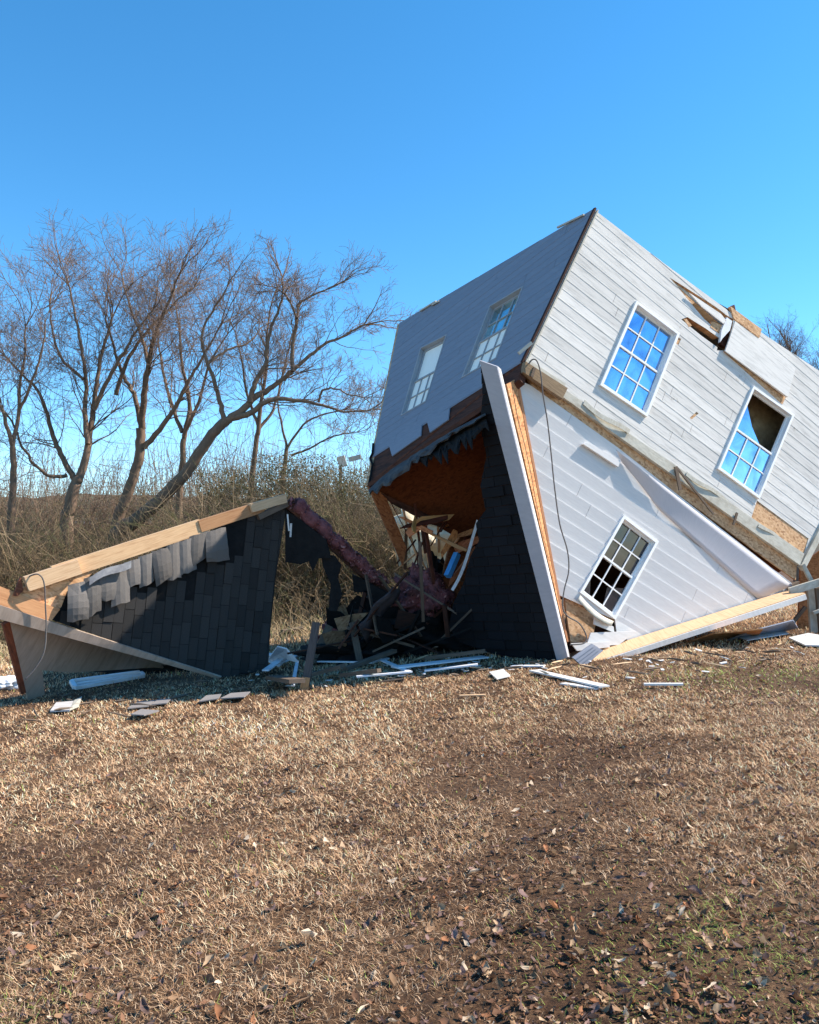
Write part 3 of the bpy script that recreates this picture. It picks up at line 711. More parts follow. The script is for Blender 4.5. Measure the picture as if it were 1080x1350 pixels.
# ================================================================ MIDDLE: fallen truss, insulation, heap
def lump(name, c, r, m, label, cat, seed=0, amp=.35, parent=None, fr=2.2, group=None):
    mb = MB(); N1, N2 = 26, 40; vs = []; c = Vector(c)
    for i in range(N1 + 1):
        th = math.pi * i / N1
        for j in range(N2):
            ph = 2 * math.pi * j / N2; d = Vector((math.sin(th) * math.cos(ph), math.sin(th) * math.sin(ph), math.cos(th)))
            k = 1 + amp * noise.noise(d * fr + Vector((seed, 0, 0))) - amp * .7 * abs(noise.noise(d * fr * 2.3 + Vector((0, seed, 5)))) + .06 * noise.noise(d * 14)
            vs.append(c + Vector((d.x * r[0], d.y * r[1], d.z * r[2])) * k)
    fs = [(i * N2 + j, (i + 1) * N2 + j, (i + 1) * N2 + (j + 1) % N2, i * N2 + (j + 1) % N2) for i in range(N1) for j in range(N2)]
    mb.add(vs, fs); o = mb.build(name, M[m], parent, True)
    if label: tag(o, label, cat, group)
    return o
t0 = un(378, 662, 12.5); t1 = un(520, 792, 13.2)
truss = thing('fallen_rafter', (t1.x, t1.y, gz(t1.x, t1.y)), 'dark broken rafter slanting down from the roof piece to the house, wrapped in pink insulation', 'rafter')
mb = MB(); mb.beam(t0, t1, .12, .16); mb.build('rafter_board', M['dark_wood'], truss)
def along(a, b, t): return a + (b - a) * t
pts = []; rad = []
for k in range(22):
    t = .08 + .80 * k / 21; p = along(t0, t1, t) + Vector((0, -.07, .10 + .03 * math.sin(k * 1.3)))
    pts.append(p); rad.append(.13 * (.5 + .5 * math.sin(math.pi * min(1, (k + 2) / 6) * .5)) * (1 + .22 * math.sin(k * 2.1)) * (1 - .45 * (k / 21)))
pts_batt = list(pts); mb = MB(); mb.tube(pts, rad, 10); mb.build('insulation_batt', M['pink'], truss, True)
mb = MB(); g = [[p + Vector((.02, -.05 + .16 * s, .07 + .05 * math.sin(s * 3 + k))) * 1 for s in (0, .4, .8, 1.1)] for k, p in enumerate(pts[1:-2])]
mb.sheet(g, .01, col=(1.3, 1.3, 1.4)); mb.build('insulation_facing', M['felt'], truss, True)
def vslab(d, pts, th, name, m, parent=None, col=None, lab=None):
    pl = vplane(d); mb = MB(); q = ccw(pl.pp(pts)); c = (sum(p[0] for p in q) / len(q), sum(p[1] for p in q) / len(q))
    parts = [q] if convex(q) else [ccw([c, q[i], q[(i + 1) % len(q)]]) for i in range(len(q)) if area([c, q[i], q[(i + 1) % len(q)]]) > 1e-6]
    for p in parts: mb.slab(pl, p, -th, 0, col)
    o = mb.build(name, M[m], parent)
    if lab and parent is None: tag(o, *lab)
    elif lab: o['label'] = lab
    return o
vslab(12.45, [(376, 672), (400, 688), (430, 712), (436, 736), (420, 736), (412, 752), (407, 740), (396, 744), (376, 741)], .12, 'hanging_felt', 'shaded_felt', truss)
vslab(12.5, [(424, 735), (440, 732), (450, 745), (445, 762), (451, 784), (444, 806), (433, 805), (436, 770), (426, 748)], .10, 'hanging_board', 'shaded_felt', truss)
vslab(12.9, [(464, 757), (500, 775), (524, 790), (512, 798), (492, 790), (478, 778), (467, 781)], .15, 'hanging_felt', 'shaded_felt', truss)
for a, b in (((379, 678), (381, 700)), ((384, 690), (383, 708))):
    mb = MB(); mb.beam(un(*a, 12.3), un(*b, 12.3), .02, .02); mb.build('metal_strap', M['white_trim'], truss)
def ghd(px, py): return gh(px, py)
lump('insulation_heap', gh(448, 868) + Vector((0, .5, .30)), (.40, .35, .34), 'pink', 'pink insulation heap draped over short posts in the middle of the wreckage', 'insulation', 3)
g_ = [[un(478 + 44 * t + 5 * s + 3 * math.sin(t * 9), 836 - 60 * t + 9 * s * (1.3 - t), 12.3 + .2 * s + .1 * math.sin(t * 7)) for s in (-1, -.3, .4, 1)] for t in [k / 9 for k in range(10)]]
mb = MB(); mb.sheet(g_, .02, col=(.8, .7, .75)); tag(mb.build('insulation_sheet', M['felt'], None, True), 'grey purple insulation facing stretched from the heap up to the rafter end', 'insulation')
lump('insulation_heap', un(556, 786, 13.4), (.46, .4, .42), 'pink', 'larger dark pink insulation heap under the torn attic opening', 'insulation', 9, .55)
heap = thing('rubble_heap', (0.2, 14.0, gz(.2, 14)), 'dark heap of roofing, felt and broken framing in the shade under the house', 'rubble')
rn = random.Random(5)
lump('felt_mass', (.15, 14.0, gz(.2, 14) + .25), (1.1, .9, .55), 'shaded_felt', None, None, 4, .7, heap)
lump('felt_mass', (-.7, 13.2, gz(-.7, 13) + .1), (.9, .6, .28), 'shaded_felt', None, None, 8, .7, heap)
lump('felt_mass', (.45, 13.9, gz(.2, 14) + .9), (.35, .4, .55), 'shaded_felt', None, None, 12, .8, heap)
for i in range(34):
    a = Vector((rn.uniform(-1.1, 1.1), rn.uniform(12.2, 13.6), gz(0, 13) + rn.uniform(.05, .6))); d = Vector((rn.uniform(-1, 1), rn.uniform(-.3, .3), rn.uniform(-.2, .9))).normalized() * rn.uniform(.5, 1.3)
    mb = MB(); mb.beam(a, a + d, rn.uniform(.02, .08), rn.uniform(.01, .04), col=(rn.uniform(.4, 1.1),) * 3); mb.build('broken_board', M[rn.choice(['grey_lumber', 'dark_wood', 'grey_lumber', 'shaded_felt'])], heap)
for i in range(24):
    a = un(rn.uniform(535, 622), rn.uniform(690, 775), rn.uniform(13.4, 14.4)); d = Vector((rn.uniform(-.5, .5), .1, rn.uniform(-1, 1))).normalized() * rn.uniform(.4, .9)
    mb = MB(); mb.beam(a, a + d, rn.uniform(.02, .06), .02, col=(1, .75, .6)); mb.build('broken_board', M[rn.choice(['dark_wood', 'grey_lumber', 'osb', 'lumber'])], heap)
mb = MB(); mb.beam(un(590, 760, 13.0), un(603, 730, 13.2), .09, .09); tag(mb.build('blue_roll', M['blue'], None), 'small bright blue wrapped roll in the attic rubble', 'roll')
mb = MB(); mb.sheet([[un(596 + 34 * t + 3 * s, 778 - 86 * t + 8 * math.sin(t * 4) + 2 * s, 12.7) for s in (-.5, .6)] for t in [k / 9 for k in range(10)]], .02); tag(mb.build('torn_siding_strip', M['blue_white'], None), 'torn white strip hanging down the left edge of the black shingles', 'siding strip')
mb = MB(); mb.beam(un(520, 756, 12.9), un(612, 815, 12.6), .03, .03); tag(mb.build('thin_lath', M['grey_lumber'], None), 'thin straight lath slanting down across the dark rubble', 'lath')
# lit crumpled paper-faced insulation, seen through the attic opening
def crumple(name, d, quad, label, seed, m='kraft', amp=.22):
    g = []
    for i in range(15):
        t = i / 14; row = []
        for j in range(15):
            s = j / 14; x = (quad[0][0] * (1 - s) + quad[1][0] * s) * (1 - t) + (quad[3][0] * (1 - s) + quad[2][0] * s) * t
            y = (quad[0][1] * (1 - s) + quad[1][1] * s) * (1 - t) + (quad[3][1] * (1 - s) + quad[2][1] * s) * t
            nn = noise.noise(Vector((s * 3.2, t * 3.2, seed))) - .8 * abs(noise.noise(Vector((s * 5, t * 5, seed + 9))))
            row.append(un(x, y, d + amp * 2.4 * nn))
        g.append(row)
    mb = MB(); mb.sheet(g, .015); return tag(mb.build(name, M[m], None, True), label, 'insulation')
crumple('insulation_batt', 19.4, [(528, 668), (640, 690), (632, 748), (548, 756)], 'crumpled cream paper insulation glowing in sun behind the attic opening', 2)
crumple('insulation_batt', 20.2, [(510, 684), (556, 668), (556, 752), (526, 746)], 'pale sunlit sheet filling the left gap of the attic opening', 6, amp=.12)
# ================================================================ LOOSE DEBRIS ON THE GROUND (each its own thing)
def gboard(a, b, w, t, m, label, cat='board', h0=.02, h1=.02, col=None, name='loose_board', roll=0, group=None):
    p = gh(*a, h0 + t / 2); q = gh(*b, h1 + t / 2); mb = MB(); up = Vector((math.sin(roll), 0, math.cos(roll)))
    mb.beam(p, q, w, t, up, col); return tag(mb.build(name, M[m], None), label, cat, group)
def gpoly_(pts, t, m, label, cat, name, h=.02, hs=None, col=None):
    ps = [gh(x, y, h if hs is None else hs[i]) for i, (x, y) in enumerate(pts)]; n = len(ps); mb = MB()
    v = ps + [p + Vector((0, 0, t)) for p in ps]
    nn = (ps[1] - ps[0]).cross(ps[-1] - ps[0]); fs = [tuple(range(n, 2 * n)), tuple(range(n - 1, -1, -1))] + [(i, (i + 1) % n, (i + 1) % n + n, i + n) for i in range(n)]
    mb.add(v, fs, [(p.x, p.y) for p in v], col); return tag(mb.build(name, M[m], None), label, cat)
gpoly_([(645, 887), (664, 883), (673, 892), (655, 896)], .012, 'white_trim', 'small square white scrap lying alone in the sun left of the long plank', 'scrap', 'siding_scrap', .03)
gboard((704, 884), (797, 905), .14, .018, 'white_trim', 'long white plank lying on the grass in front of the gable tip', h0=.03, h1=.04)
gboard((742, 901), (790, 908), .10, .016, 'white_trim', 'short white board half under the long white plank', h0=.015, h1=.015)
gboard((675, 878), (718, 878), .12, .016, 'blue_white', 'thin white strip at the foot of the rake board', 'strip', .02, .02)
gboard((849, 902), (901, 902), .06, .02, 'white_trim', 'narrow white strip alone on the lawn right of centre', 'strip', .03, .03)
gboard((826, 893), (836, 894), .05, .012, 'white_trim', 'tiny white chip between the plank and the narrow strip', 'chip')
gboard((606, 917), (640, 916), .05, .01, 'lumber', 'thin tan splinter lying in the grass below the square scrap', 'splinter')
# ribbed siding scrap leaning at the gable tip
pl = vplane(10.7); mb = MB()
sc = [(756, 867), (782, 849), (796, 858), (770, 880)]
a0 = [FP.at(x, y, .52) for x, y in sc]
for k in range(4):
    t0_ = k / 4; t1_ = (k + 1) / 4 - .03
    l0 = a0[0].lerp(a0[3], t0_) ; l1 = a0[0].lerp(a0[3], t1_); r0 = a0[1].lerp(a0[2], t0_); r1 = a0[1].lerp(a0[2], t1_)
    l0, r0 = l0 - FP.ez * .02, r0 - FP.ez * .02; hexa(mb, l0, r0, r1, l1, .008)
hexa(mb, a0[0] - FP.ez * .03, a0[1] - FP.ez * .03, a0[2] - FP.ez * .03, a0[3] - FP.ez * .03, .006)
tag(mb.build('siding_scrap', M['shade_grey_siding'], None), 'ribbed grey siding scrap propped against the gable tip', 'siding')
# shaded white boards in the middle
mid = [((420, 872), (478, 873), .07, 'long straight white strip lying across the middle rubble'), ((494, 866), (540, 886), .08, 'white strip slanting down right beside the post foot'),
       ((520, 880), (640, 866), .16, 'wide white board lying in shade below the dark heap'), ((560, 884), (630, 876), .10, 'white board along the shadow edge under the wide board'),
       ((430, 866), (440, 848), .04, 'small upright white sliver under the pink heap'), ((470, 892), (540, 886), .05, 'thin pale strip nearest the sunlit grass in the middle'),
       ((488, 874), (512, 868), .06, 'short white piece touching the slanting strip'), ((350, 884), (372, 868), .10, 'white offcut at the right foot of the shingled roof piece'),
       ((352, 862), (388, 868), .16, 'broad white panel piece just right of the shingled roof piece'), ((366, 876), (396, 862), .08, 'white strip crossing the broad panel piece'), ((386, 904), (392, 872), .05, 'upright white splinter left of the orange ended post')]
for i, (a, b, w_, lab) in enumerate(mid): gboard(a, b, w_, .02, 'blue_white', lab, 'board', .05 + .03 * (i % 3), .06 + .05 * (i % 2), (1, 1, 1))
gpoly_([(352, 872), (366, 853), (378, 856), (394, 874), (378, 870), (368, 880)], .02, 'blue_white', 'torn white triangle of board standing up beside the roof piece', 'board', 'torn_board', .1, [.05, .35, .3, .1, .1, .03])
gboard((372, 832), (400, 828), .20, .05, 'grey_lumber', 'grey weathered beam lying at the far edge behind the wreckage', 'beam', .12, .12)
gboard((352, 838), (420, 828), .12, .06, 'grey_lumber', 'long dark plank edging the dry grass behind the wreckage', 'plank', .05, .05)
mb = MB(); p = gh(402, 908); mb.beam(p, p + Vector((.10, .35, .80)), .10, .08, Vector((0, 1, 0)), col=(.7, .7, .8)); o = mb.build('leaning_post', M['grey_lumber'], None)
tag(o, 'short dark post with a fresh orange cut end standing at the sunlit edge', 'post')
mb = MB(); mb.beam(p + Vector((-.005, -.02, -.02)), p + Vector((.012, .035, .13)), .106, .086, Vector((0, 1, 0)), col=(.9, .6, .4)); mb.build('cut_end', M['lumber'], o)
mb = MB(); p = gh(474, 880); mb.beam(p + Vector((0, .3, 0)), p + Vector((-.14, .42, .62)), .10, .08, Vector((0, 1, 0)), col=(.7, .75, .8)); tag(mb.build('leaning_post', M['grey_lumber'], None), 'grey short post holding up the right side of the pink heap', 'post')
mb = MB(); p = gh(400, 880); mb.beam(p + Vector((.1, .2, .05)), p + Vector((.35, .5, .58)), .12, .05, Vector((0, 1, 0))); tag(mb.build('leaning_post', M['grey_lumber'], None), 'grey short post holding up the left side of the pink heap', 'post')
for a, b, w_, m, lab in (((410, 890), (452, 878), .22, 'grey_lumber', 'dark box shaped board lying behind the orange ended post'), ((455, 882), (520, 858), .10, 'grey_lumber', 'brown plank slanting up behind the white strips'), ((500, 850), (590, 838), .3, 'shaded_felt', 'dark flat roofing sheet behind the white boards'), ((360, 893), (392, 898), .2, 'grey_lumber', 'flat dark plank beside the upright white splinter'),
                         ((560, 868), (640, 858), .06, 'grey_lumber', 'thin grey lath behind the wide white board'), ((450, 890), (500, 884), .07, 'grey_lumber', 'dull grey lath in front of the brown plank')):
    gboard(a, b, w_, .05, m, lab, 'board', .06, .16)
# white box piece in the shade at the foot of the black shingles
mb = MB(); p = gh(652, 862); mb.beam(p + Vector((-.16, .1, .10)), p + Vector((.14, .05, .06)), .06, .16); o = tag(mb.build('broken_box', M['blue_white'], None), 'pale broken box end lying in shade at the foot of the black shingles', 'box')
mb = MB(); mb.beam(p + Vector((.16, .06, .07)), p + Vector((.24, .25, .07)), .04, .18, col=(.45, .5, .6)); mb.build('box_side', M['blue_white'], o)
# left side scraps
gpoly_([(66, 939), (74, 928), (97, 926), (92, 938)], .02, 'blue_white', 'pale square board lying in shade in front of the beige wall', 'board', 'loose_board', .03, None, (.75, .7, .65))
gpoly_([(92, 937), (98, 925), (108, 920), (104, 932)], .02, 'grey_trim', 'grey green board end touching the pale square board', 'board', 'loose_board', .03)
for i, (a, b, lab) in enumerate((([(168, 935), (182, 926), (206, 924), (196, 932)], None, 'shingle scrap leftmost in the row at the shadow edge'), ([(200, 930), (208, 923), (226, 922), (220, 928)], None, 'small shingle scrap second in the row at the shadow edge'),
                          ([(262, 926), (272, 918), (292, 916), (288, 922)], None, 'shingle scrap in the middle of the row at the shadow edge'), ([(290, 922), (304, 915), (330, 913), (322, 920)], None, 'wide shingle scrap rightmost in the row at the shadow edge'),
                          ([(172, 943), (186, 936), (210, 938), (190, 944)], None, 'shingle scrap lying just in the sun below the row'))):
    gpoly_(a, .012, 'concrete', lab, 'shingle', 'shingle_scrap', .035 + .004 * i)
# fallen window sash under the roof piece
fs_ = thing('discarded_window', gh(140, 906), 'white window sash lying flat in shade under the beige gable end', 'window sash')
c_ = [gh(94, 898, .10), gh(184, 886, .10), gh(190, 891, .05), (gh(99, 907, .05))]
for i in range(4):
    mb = MB(); a, b = c_[i], c_[(i + 1) % 4]; d = (b - a).normalized() * .03 * (i % 2); mb.beam(a + d, b - d, .06, .05); mb.build('sash_bar', M['blue_white'], fs_)
mb = MB(); mb.beam(c_[0].lerp(c_[3], .5), c_[1].lerp(c_[2], .5), .05, .03); mb.build('sash_bar', M['blue_white'], fs_)
lump('crumpled_wrap', gh(8, 912) + Vector((-.05, .2, .08)), (.28, .2, .11), 'blue_white', 'crumpled white plastic sheet at the left edge of the picture', 'plastic sheet', 21, .6)
lump('dark_opening_fill', Vector((-3.7, 13.4, gz(-3.7, 13.4))), (1.5, .5, .16), 'shaded_felt', 'low black mass standing in for the dark opening behind the beige gable end', 'rubble', 31, .6)  # black fill painted in for the dark opening under the gable end
# right side: pieces under and beside the lower rake
def fpoly(pts, z0, z1, m, label, cat, name, col=None):
    mb = MB(); q = ccw(FP.pp(pts, z0))
    for g in fanparts(q): mb.slab(FP, g, z0, z1, col)
    return tag(mb.build(name, M[m], None), label, cat)
gpoly_([(905, 848), (1000, 838), (1006, 830), (940, 836)], .02, 'osb', 'strand board sheet wedged under the right end of the lower rake', 'board', 'strand_board_sheet', .05, [.0, .04, .30, .18], (1, .85, .7))
gpoly_([(958, 845), (1030, 834), (1052, 828), (1046, 818), (992, 832)], .015, 'shade_grey_siding', 'bundle of grey vinyl siding lying under the lower rake at the right', 'siding', 'siding_bundle', .05, [.01, .02, .12, .28, .22], (1.1, 1.1, 1.15))
gpoly_([(975, 841), (1034, 832), (1040, 836), (985, 845)], .012, 'white_trim', 'white trim strip along the front of the siding bundle', 'strip', 'trim_strip', .04)
gpoly_([(1040, 842), (1066, 836), (1100, 842), (1100, 853), (1062, 852)], .02, 'white_trim', 'white slab lying on the grass at the right edge', 'board', 'loose_board', .03)
rail = thing('broken_railing', (FP.at(1072, 850)), 'splintered grey railing posts behind the right end of the lower rake', 'railing')
def rb(a, b, d, w, name, m='grey_trim', col=None):
    mb = MB(); mb.beam(un(*a, d), un(*b, d), w, .06, Vector((0, 1, 0)), col=col); mb.build(name, M[m], rail)
rb((1041, 780), (1100, 762), 13.2, .12, 'rail'); rb((1069, 768), (1074, 840), 13.45, .13, 'post'); rb((1058, 744), (1073, 772), 13.4, .06, 'post'); rb((1078, 775), (1084, 838), 13.35, .08, 'post', 'grey_lumber')
rb((1072, 808), (1095, 800), 13.3, .05, 'rail'); rb((1046, 820), (1062, 800), 13.5, .05, 'splinter', 'grey_lumber')
pl = vplane(14.2); mb = MB(); mb.slab(pl, ccw(pl.pp([(1056, 745), (1130, 690), (1130, 845), (1052, 838)])), -.05, 0, (.7, .45, .3)); tag(mb.build('strand_board_sheet', M['osb'], None), 'dark orange board standing behind the splintered railing', 'board')
# ================================================================ TREES
class Fast:
    """many thin tubes in one mesh, arrays only"""
    def __init__(s): s.V = []; s.F = []; s.C = []; s.n = 0
    def tube(s, P_, r0, r1, sides, c0, c1=None):
        P_ = np.asarray(P_, float); m = len(P_); c1 = c0 if c1 is None else c1
        d = np.gradient(P_, axis=0); d /= np.linalg.norm(d, axis=1)[:, None] + 1e-9
        ref = np.array([0.3, 1, .2]); u = np.cross(d, ref); u /= np.linalg.norm(u, axis=1)[:, None] + 1e-9; w = np.cross(d, u)
        th = np.arange(sides) * 2 * np.pi / sides; rr = np.linspace(r0, r1, m) if not hasattr(r0, '__len__') else np.asarray(r0)
        V = P_[:, None] + rr[:, None, None] * (u[:, None] * np.cos(th)[None, :, None] + w[:, None] * np.sin(th)[None, :, None])
        i = np.arange(m - 1)[:, None] * sides + np.arange(sides)[None]; j = np.arange(m - 1)[:, None] * sides + ((np.arange(sides) + 1) % sides)[None]
        F = np.stack([i, j, j + sides, i + sides], -1).reshape(-1, 4) + s.n
        t = np.linspace(0, 1, m)[:, None, None]; C = np.broadcast_to(np.array(c0) * (1 - t) + np.array(c1) * t, (m, sides, 3))
        s.V.append(V.reshape(-1, 3)); s.F.append(F); s.C.append(C.reshape(-1, 3)); s.n += m * sides
    def build(s, name, mat_, parent=None, smooth=True, loc=None):
        return bulk(name, np.concatenate(s.V), np.concatenate(s.F), np.concatenate(s.C), mat_, parent, smooth, loc)
def bulk(name, V, F, C, mat_, parent=None, smooth=False, loc=None):
    off = np.array(worldloc(parent)) if parent is not None else (np.array(loc) if loc is not None else np.array([V[:, 0].mean(), V[:, 1].mean(), V[:, 2].min()]))
    me = bpy.data.meshes.new(name); k = F.shape[1]
    me.vertices.add(len(V)); me.vertices.foreach_set('co', (V - off).astype(np.float32).ravel())
    me.loops.add(F.size); me.loops.foreach_set('vertex_index', F.astype(np.int32).ravel())
    me.polygons.add(len(F)); me.polygons.foreach_set('loop_start', (np.arange(len(F)) * k).astype(np.int32)); me.polygons.foreach_set('loop_total', np.full(len(F), k, np.int32))
    if smooth: me.polygons.foreach_set('use_smooth', np.ones(len(F), bool))
    me.update(calc_edges=True)
    ca = me.color_attributes.new('Col', 'FLOAT_COLOR', 'POINT'); ca.data.foreach_set('color', np.c_[C, np.ones(len(C))].astype(np.float32).ravel())
    me.materials.append(mat_); o = bpy.data.objects.new(name, me); S.collection.objects.link(o)
    if parent is not None: o.parent = parent
    else: o.location = off
    o['_w'] = tuple(float(x) for x in off); return o
BK = np.array([.19, .125, .085]); TW = np.array([.21, .145, .11])
def unit(v): return v / (np.linalg.norm(v) + 1e-9)
def grow(fa, rg, p, d, L_, r, lev, upw=.10, wig=.20):
    n = {3: 8, 2: 7, 1: 5, 0: 4}[lev]; pts = [p]; st = L_ / (n - 1)
    for _ in range(n - 1):
        d = unit(d + rg.normal(0, wig, 3) + np.array([0, 0, upw])); p = p + d * st; pts.append(p)
    c = BK if lev >= 2 else TW * rg.uniform(.8, 1.25)
    fa.tube(pts, r, max(r * .35, .004), 5 if lev >= 3 else (4 if lev == 2 else 3), c * rg.uniform(.85, 1.15))
    if lev == 0: return
    k = {3: 9, 2: 8, 1: 6}[lev]; k = max(3, int(k * rg.uniform(.7, 1.2)))
    for i in range(k):
        t = rg.uniform(.15, 1.0); x = t * (n - 1); j = min(int(x), n - 2); q = pts[j] + (pts[j + 1] - pts[j]) * (x - j)
        dd = unit(pts[j + 1] - pts[j]); side = unit(np.cross(dd, rg.normal(size=3))); ang = rg.uniform(.4, 1.1)
        nd = unit(dd * math.cos(ang) + side * math.sin(ang))
        grow(fa, rg, q, nd, L_ * rg.uniform(.42, .68) * (1.1 - .45 * t), max(r * .45 * (1 - .5 * t), .004), lev - 1, upw, wig)
def tree(label, base, D, limbs, seed, name='bare_tree', lev=2, tw=1.0, ln=2.6, cat='tree', upw=.05, group='bare trees behind the wreckage'):
    rg = np.random.default_rng(seed); b = un(*base, D); root = thing(name, (b.x, b.y, gz(b.x, b.y)), label, cat, group)
    tr = Fast(); cr = Fast(); sc = D / FPX
    for li, (pl_, r0, r1) in enumerate(limbs):
        dz = 0 if li == 0 else rg.uniform(-1.2, 1.2); pts = []
        m = len(pl_)
        for i, (x, y) in enumerate(pl_): pts.append(np.array(un(x, y, D + dz * i / max(1, m - 1))))
        if li == 0: g0_ = pts[0].copy(); g0_[2] = gz(g0_[0], g0_[1]) - .3; g0_[0] -= .3 * (pts[1][0] - pts[0][0]); pts = [g0_] + pts
        sp_ = np.array([tuple(v) for v in spline([tuple(p) for p in pts], 5)]); sp_ += rg.normal(0, .012, sp_.shape)
        a = np.linspace(0, 1, len(sp_)); rr = (r0 * (1 - a) ** 1.2 + r1 * (1 - (1 - a) ** 1.2)) * sc * .74
        col = BK * rg.uniform(.85, 1.15); tr.tube(sp_, rr, None, 8, col)
        Ln = np.linalg.norm(np.diff(sp_, axis=0), axis=1).sum(); nb = max(4, int(Ln * 3.2 * tw))
        for k in range(nb):
            t = rg.uniform(.28 if li == 0 else .24, 1.0); x = t * (len(sp_) - 1); j = min(int(x), len(sp_) - 2); q = sp_[j]
            if li == 0: continue
            dd = unit(sp_[j + 1] - sp_[j]); side = unit(np.cross(dd, rg.normal(size=3))); ang = rg.uniform(.45, 1.15)
            nd = unit(dd * math.cos(ang) + side * math.sin(ang) + np.array([0, 0, .18]))
            grow(cr, rg, q, nd, ln * rg.uniform(.45, 1.0), min(max(.28 * (rr[j]), .012), .035), lev, upw)
        for k in range(3 if li else 0): grow(cr, rg, sp_[-1], unit(unit(sp_[-1] - sp_[-3]) + rg.normal(0, .3, 3) + np.array([0, 0, .15])), ln * rg.uniform(.6, 1.0), max(rr[-1] * .8, .012), lev, upw)
    tr.build('trunk', M['bark'], root); cr.build('crown', M['bark'], root); return root
tree('forked bare tree with two upright limbs, second from the left', (88, 700), 26, [
    ([(88, 700), (91, 672), (99, 640), (104, 632)], 13, 9), ([(103, 634), (114, 600), (118, 570), (124, 535), (128, 500), (136, 460), (148, 420)], 7.5, 2.2),
    ([(116, 585), (112, 545), (114, 505), (108, 460), (100, 420), (92, 380)], 5, 1.6), ([(100, 636), (84, 605), (70, 575), (62, 545), (50, 515), (30, 495), (8, 470)], 5.5, 1.5),
    ([(88, 626), (66, 628), (48, 614), (30, 590), (18, 560), (4, 540)], 3.5, 1.3), ([(124, 540), (140, 505), (160, 470), (178, 440), (200, 410)], 4.5, 1.5), ([(110, 500), (80, 470), (68, 430), (66, 390)], 3, 1.2)], 1, ln=2.5, tw=1.2)
tree('tall twin stemmed bare tree rising between the forked tree and the leaning tree', (152, 700), 27, [
    ([(152, 705), (163, 665), (176, 630), (184, 600), (186, 565)], 11, 8), ([(186, 565), (190, 520), (196, 480), (205, 440), (222, 400), (232, 370)], 6.5, 1.8), ([(186, 560), (176, 520), (160, 490), (148, 450), (140, 420)], 5, 1.5),
    ([(190, 590), (215, 560), (235, 530), (250, 500), (268, 470), (285, 440)], 5.5, 1.6), ([(196, 480), (186, 440), (170, 400), (160, 360)], 3.5, 1.2), ([(152, 520), (170, 470), (200, 430), (230, 400), (255, 380)], 4, 1.3)], 2, ln=2.5, tw=1.2)
tree('large dark tree leaning hard to the right over the thicket', (150, 715), 24, [
    ([(150, 715), (178, 688), (205, 665), (235, 635), (258, 605), (280, 572), (300, 553)], 15, 9), ([(298, 555), (320, 540), (336, 524), (352, 515), (372, 500), (398, 478), (425, 455), (450, 445), (480, 428)], 7.5, 1.6),
    ([(305, 552), (330, 545), (350, 530), (375, 526), (405, 530), (432, 536), (455, 543), (490, 540)], 6, 1.3), ([(330, 530), (336, 505), (350, 480), (352, 455), (360, 425), (372, 395), (372, 365)], 5.5, 1.6),
    ([(296, 556), (290, 530), (282, 500), (270, 470), (266, 440), (280, 410), (300, 380)], 5, 1.4), ([(385, 490), (386, 455), (392, 420), (395, 400), (415, 388), (445, 375)], 4, 1.2), ([(392, 420), (384, 400), (372, 385), (360, 378)], 2.6, 1),
    ([(420, 530), (425, 515), (440, 512), (460, 520), (480, 524)], 2.4, .9), ([(275, 478), (300, 462), (330, 450), (345, 430)], 3, 1)], 3, tw=1.2, ln=1.55, upw=.03)
tree('slim bare tree at the left edge of the picture', (14, 690), 25, [
    ([(14, 700), (16, 660), (18, 620), (16, 590)], 7, 5), ([(16, 592), (24, 550), (26, 510), (32, 470), (34, 430)], 4, 1.4), ([(16, 590), (6, 550), (-6, 510), (-20, 470)], 4, 1.4), ([(26, 540), (44, 500), (56, 460), (60, 420)], 3, 1.1)], 4, ln=2.4)
tree('pale slender tree standing behind the leaning tree, nearest the house', (330, 640), 31, [
    ([(330, 660), (334, 620), (340, 570)], 6, 4.5), ([(340, 572), (345, 530), (352, 480), (352, 440), (358, 400)], 4.5, 1.3), ([(342, 565), (360, 540), (372, 500), (380, 460), (392, 420)], 3.2, 1.1), ([(340, 560), (326, 520), (320, 480), (310, 440)], 3.2, 1.1)], 5, ln=2.5)
tree('thin many branched tree low behind the thicket top', (372, 650), 33, [
    ([(372, 660), (375, 620), (378, 590)], 5, 3.5), ([(378, 592), (400, 560), (430, 545), (455, 540)], 2.5, 1), ([(378, 590), (372, 560), (366, 530), (372, 500)], 2.5, 1), ([(384, 600), (410, 590), (440, 575), (470, 570)], 2.2, .8)], 6, ln=2.2)
tree('bushy bare tree with a wide crown between the twin stemmed and slim trees', (232, 660), 32, [
    ([(236, 670), (240, 620), (242, 580)], 7, 5), ([(242, 580), (250, 530), (240, 480), (236, 430), (228, 385)], 4.5, 1.3), ([(242, 575), (262, 530), (276, 480), (300, 440)], 4, 1.2), ([(240, 570), (222, 520), (212, 470), (206, 430)], 4, 1.2)], 8, ln=2.8)
tree('distant bare tree showing above the house roof at the right', (1050, 600), 58, [
    ([(1050, 660), (1052, 600), (1050, 520)], 7, 5), ([(1050, 530), (1034, 495), (1020, 468)], 3, 1.2), ([(1050, 530), (1046, 490), (1040, 456)], 3, 1.2), ([(1052, 540), (1070, 510), (1085, 488)], 3, 1.2), ([(1046, 540), (1030, 520), (1012, 505)], 2.5, 1.2)], 7, ln=2.8, tw=3.6, upw=.05, group=None)
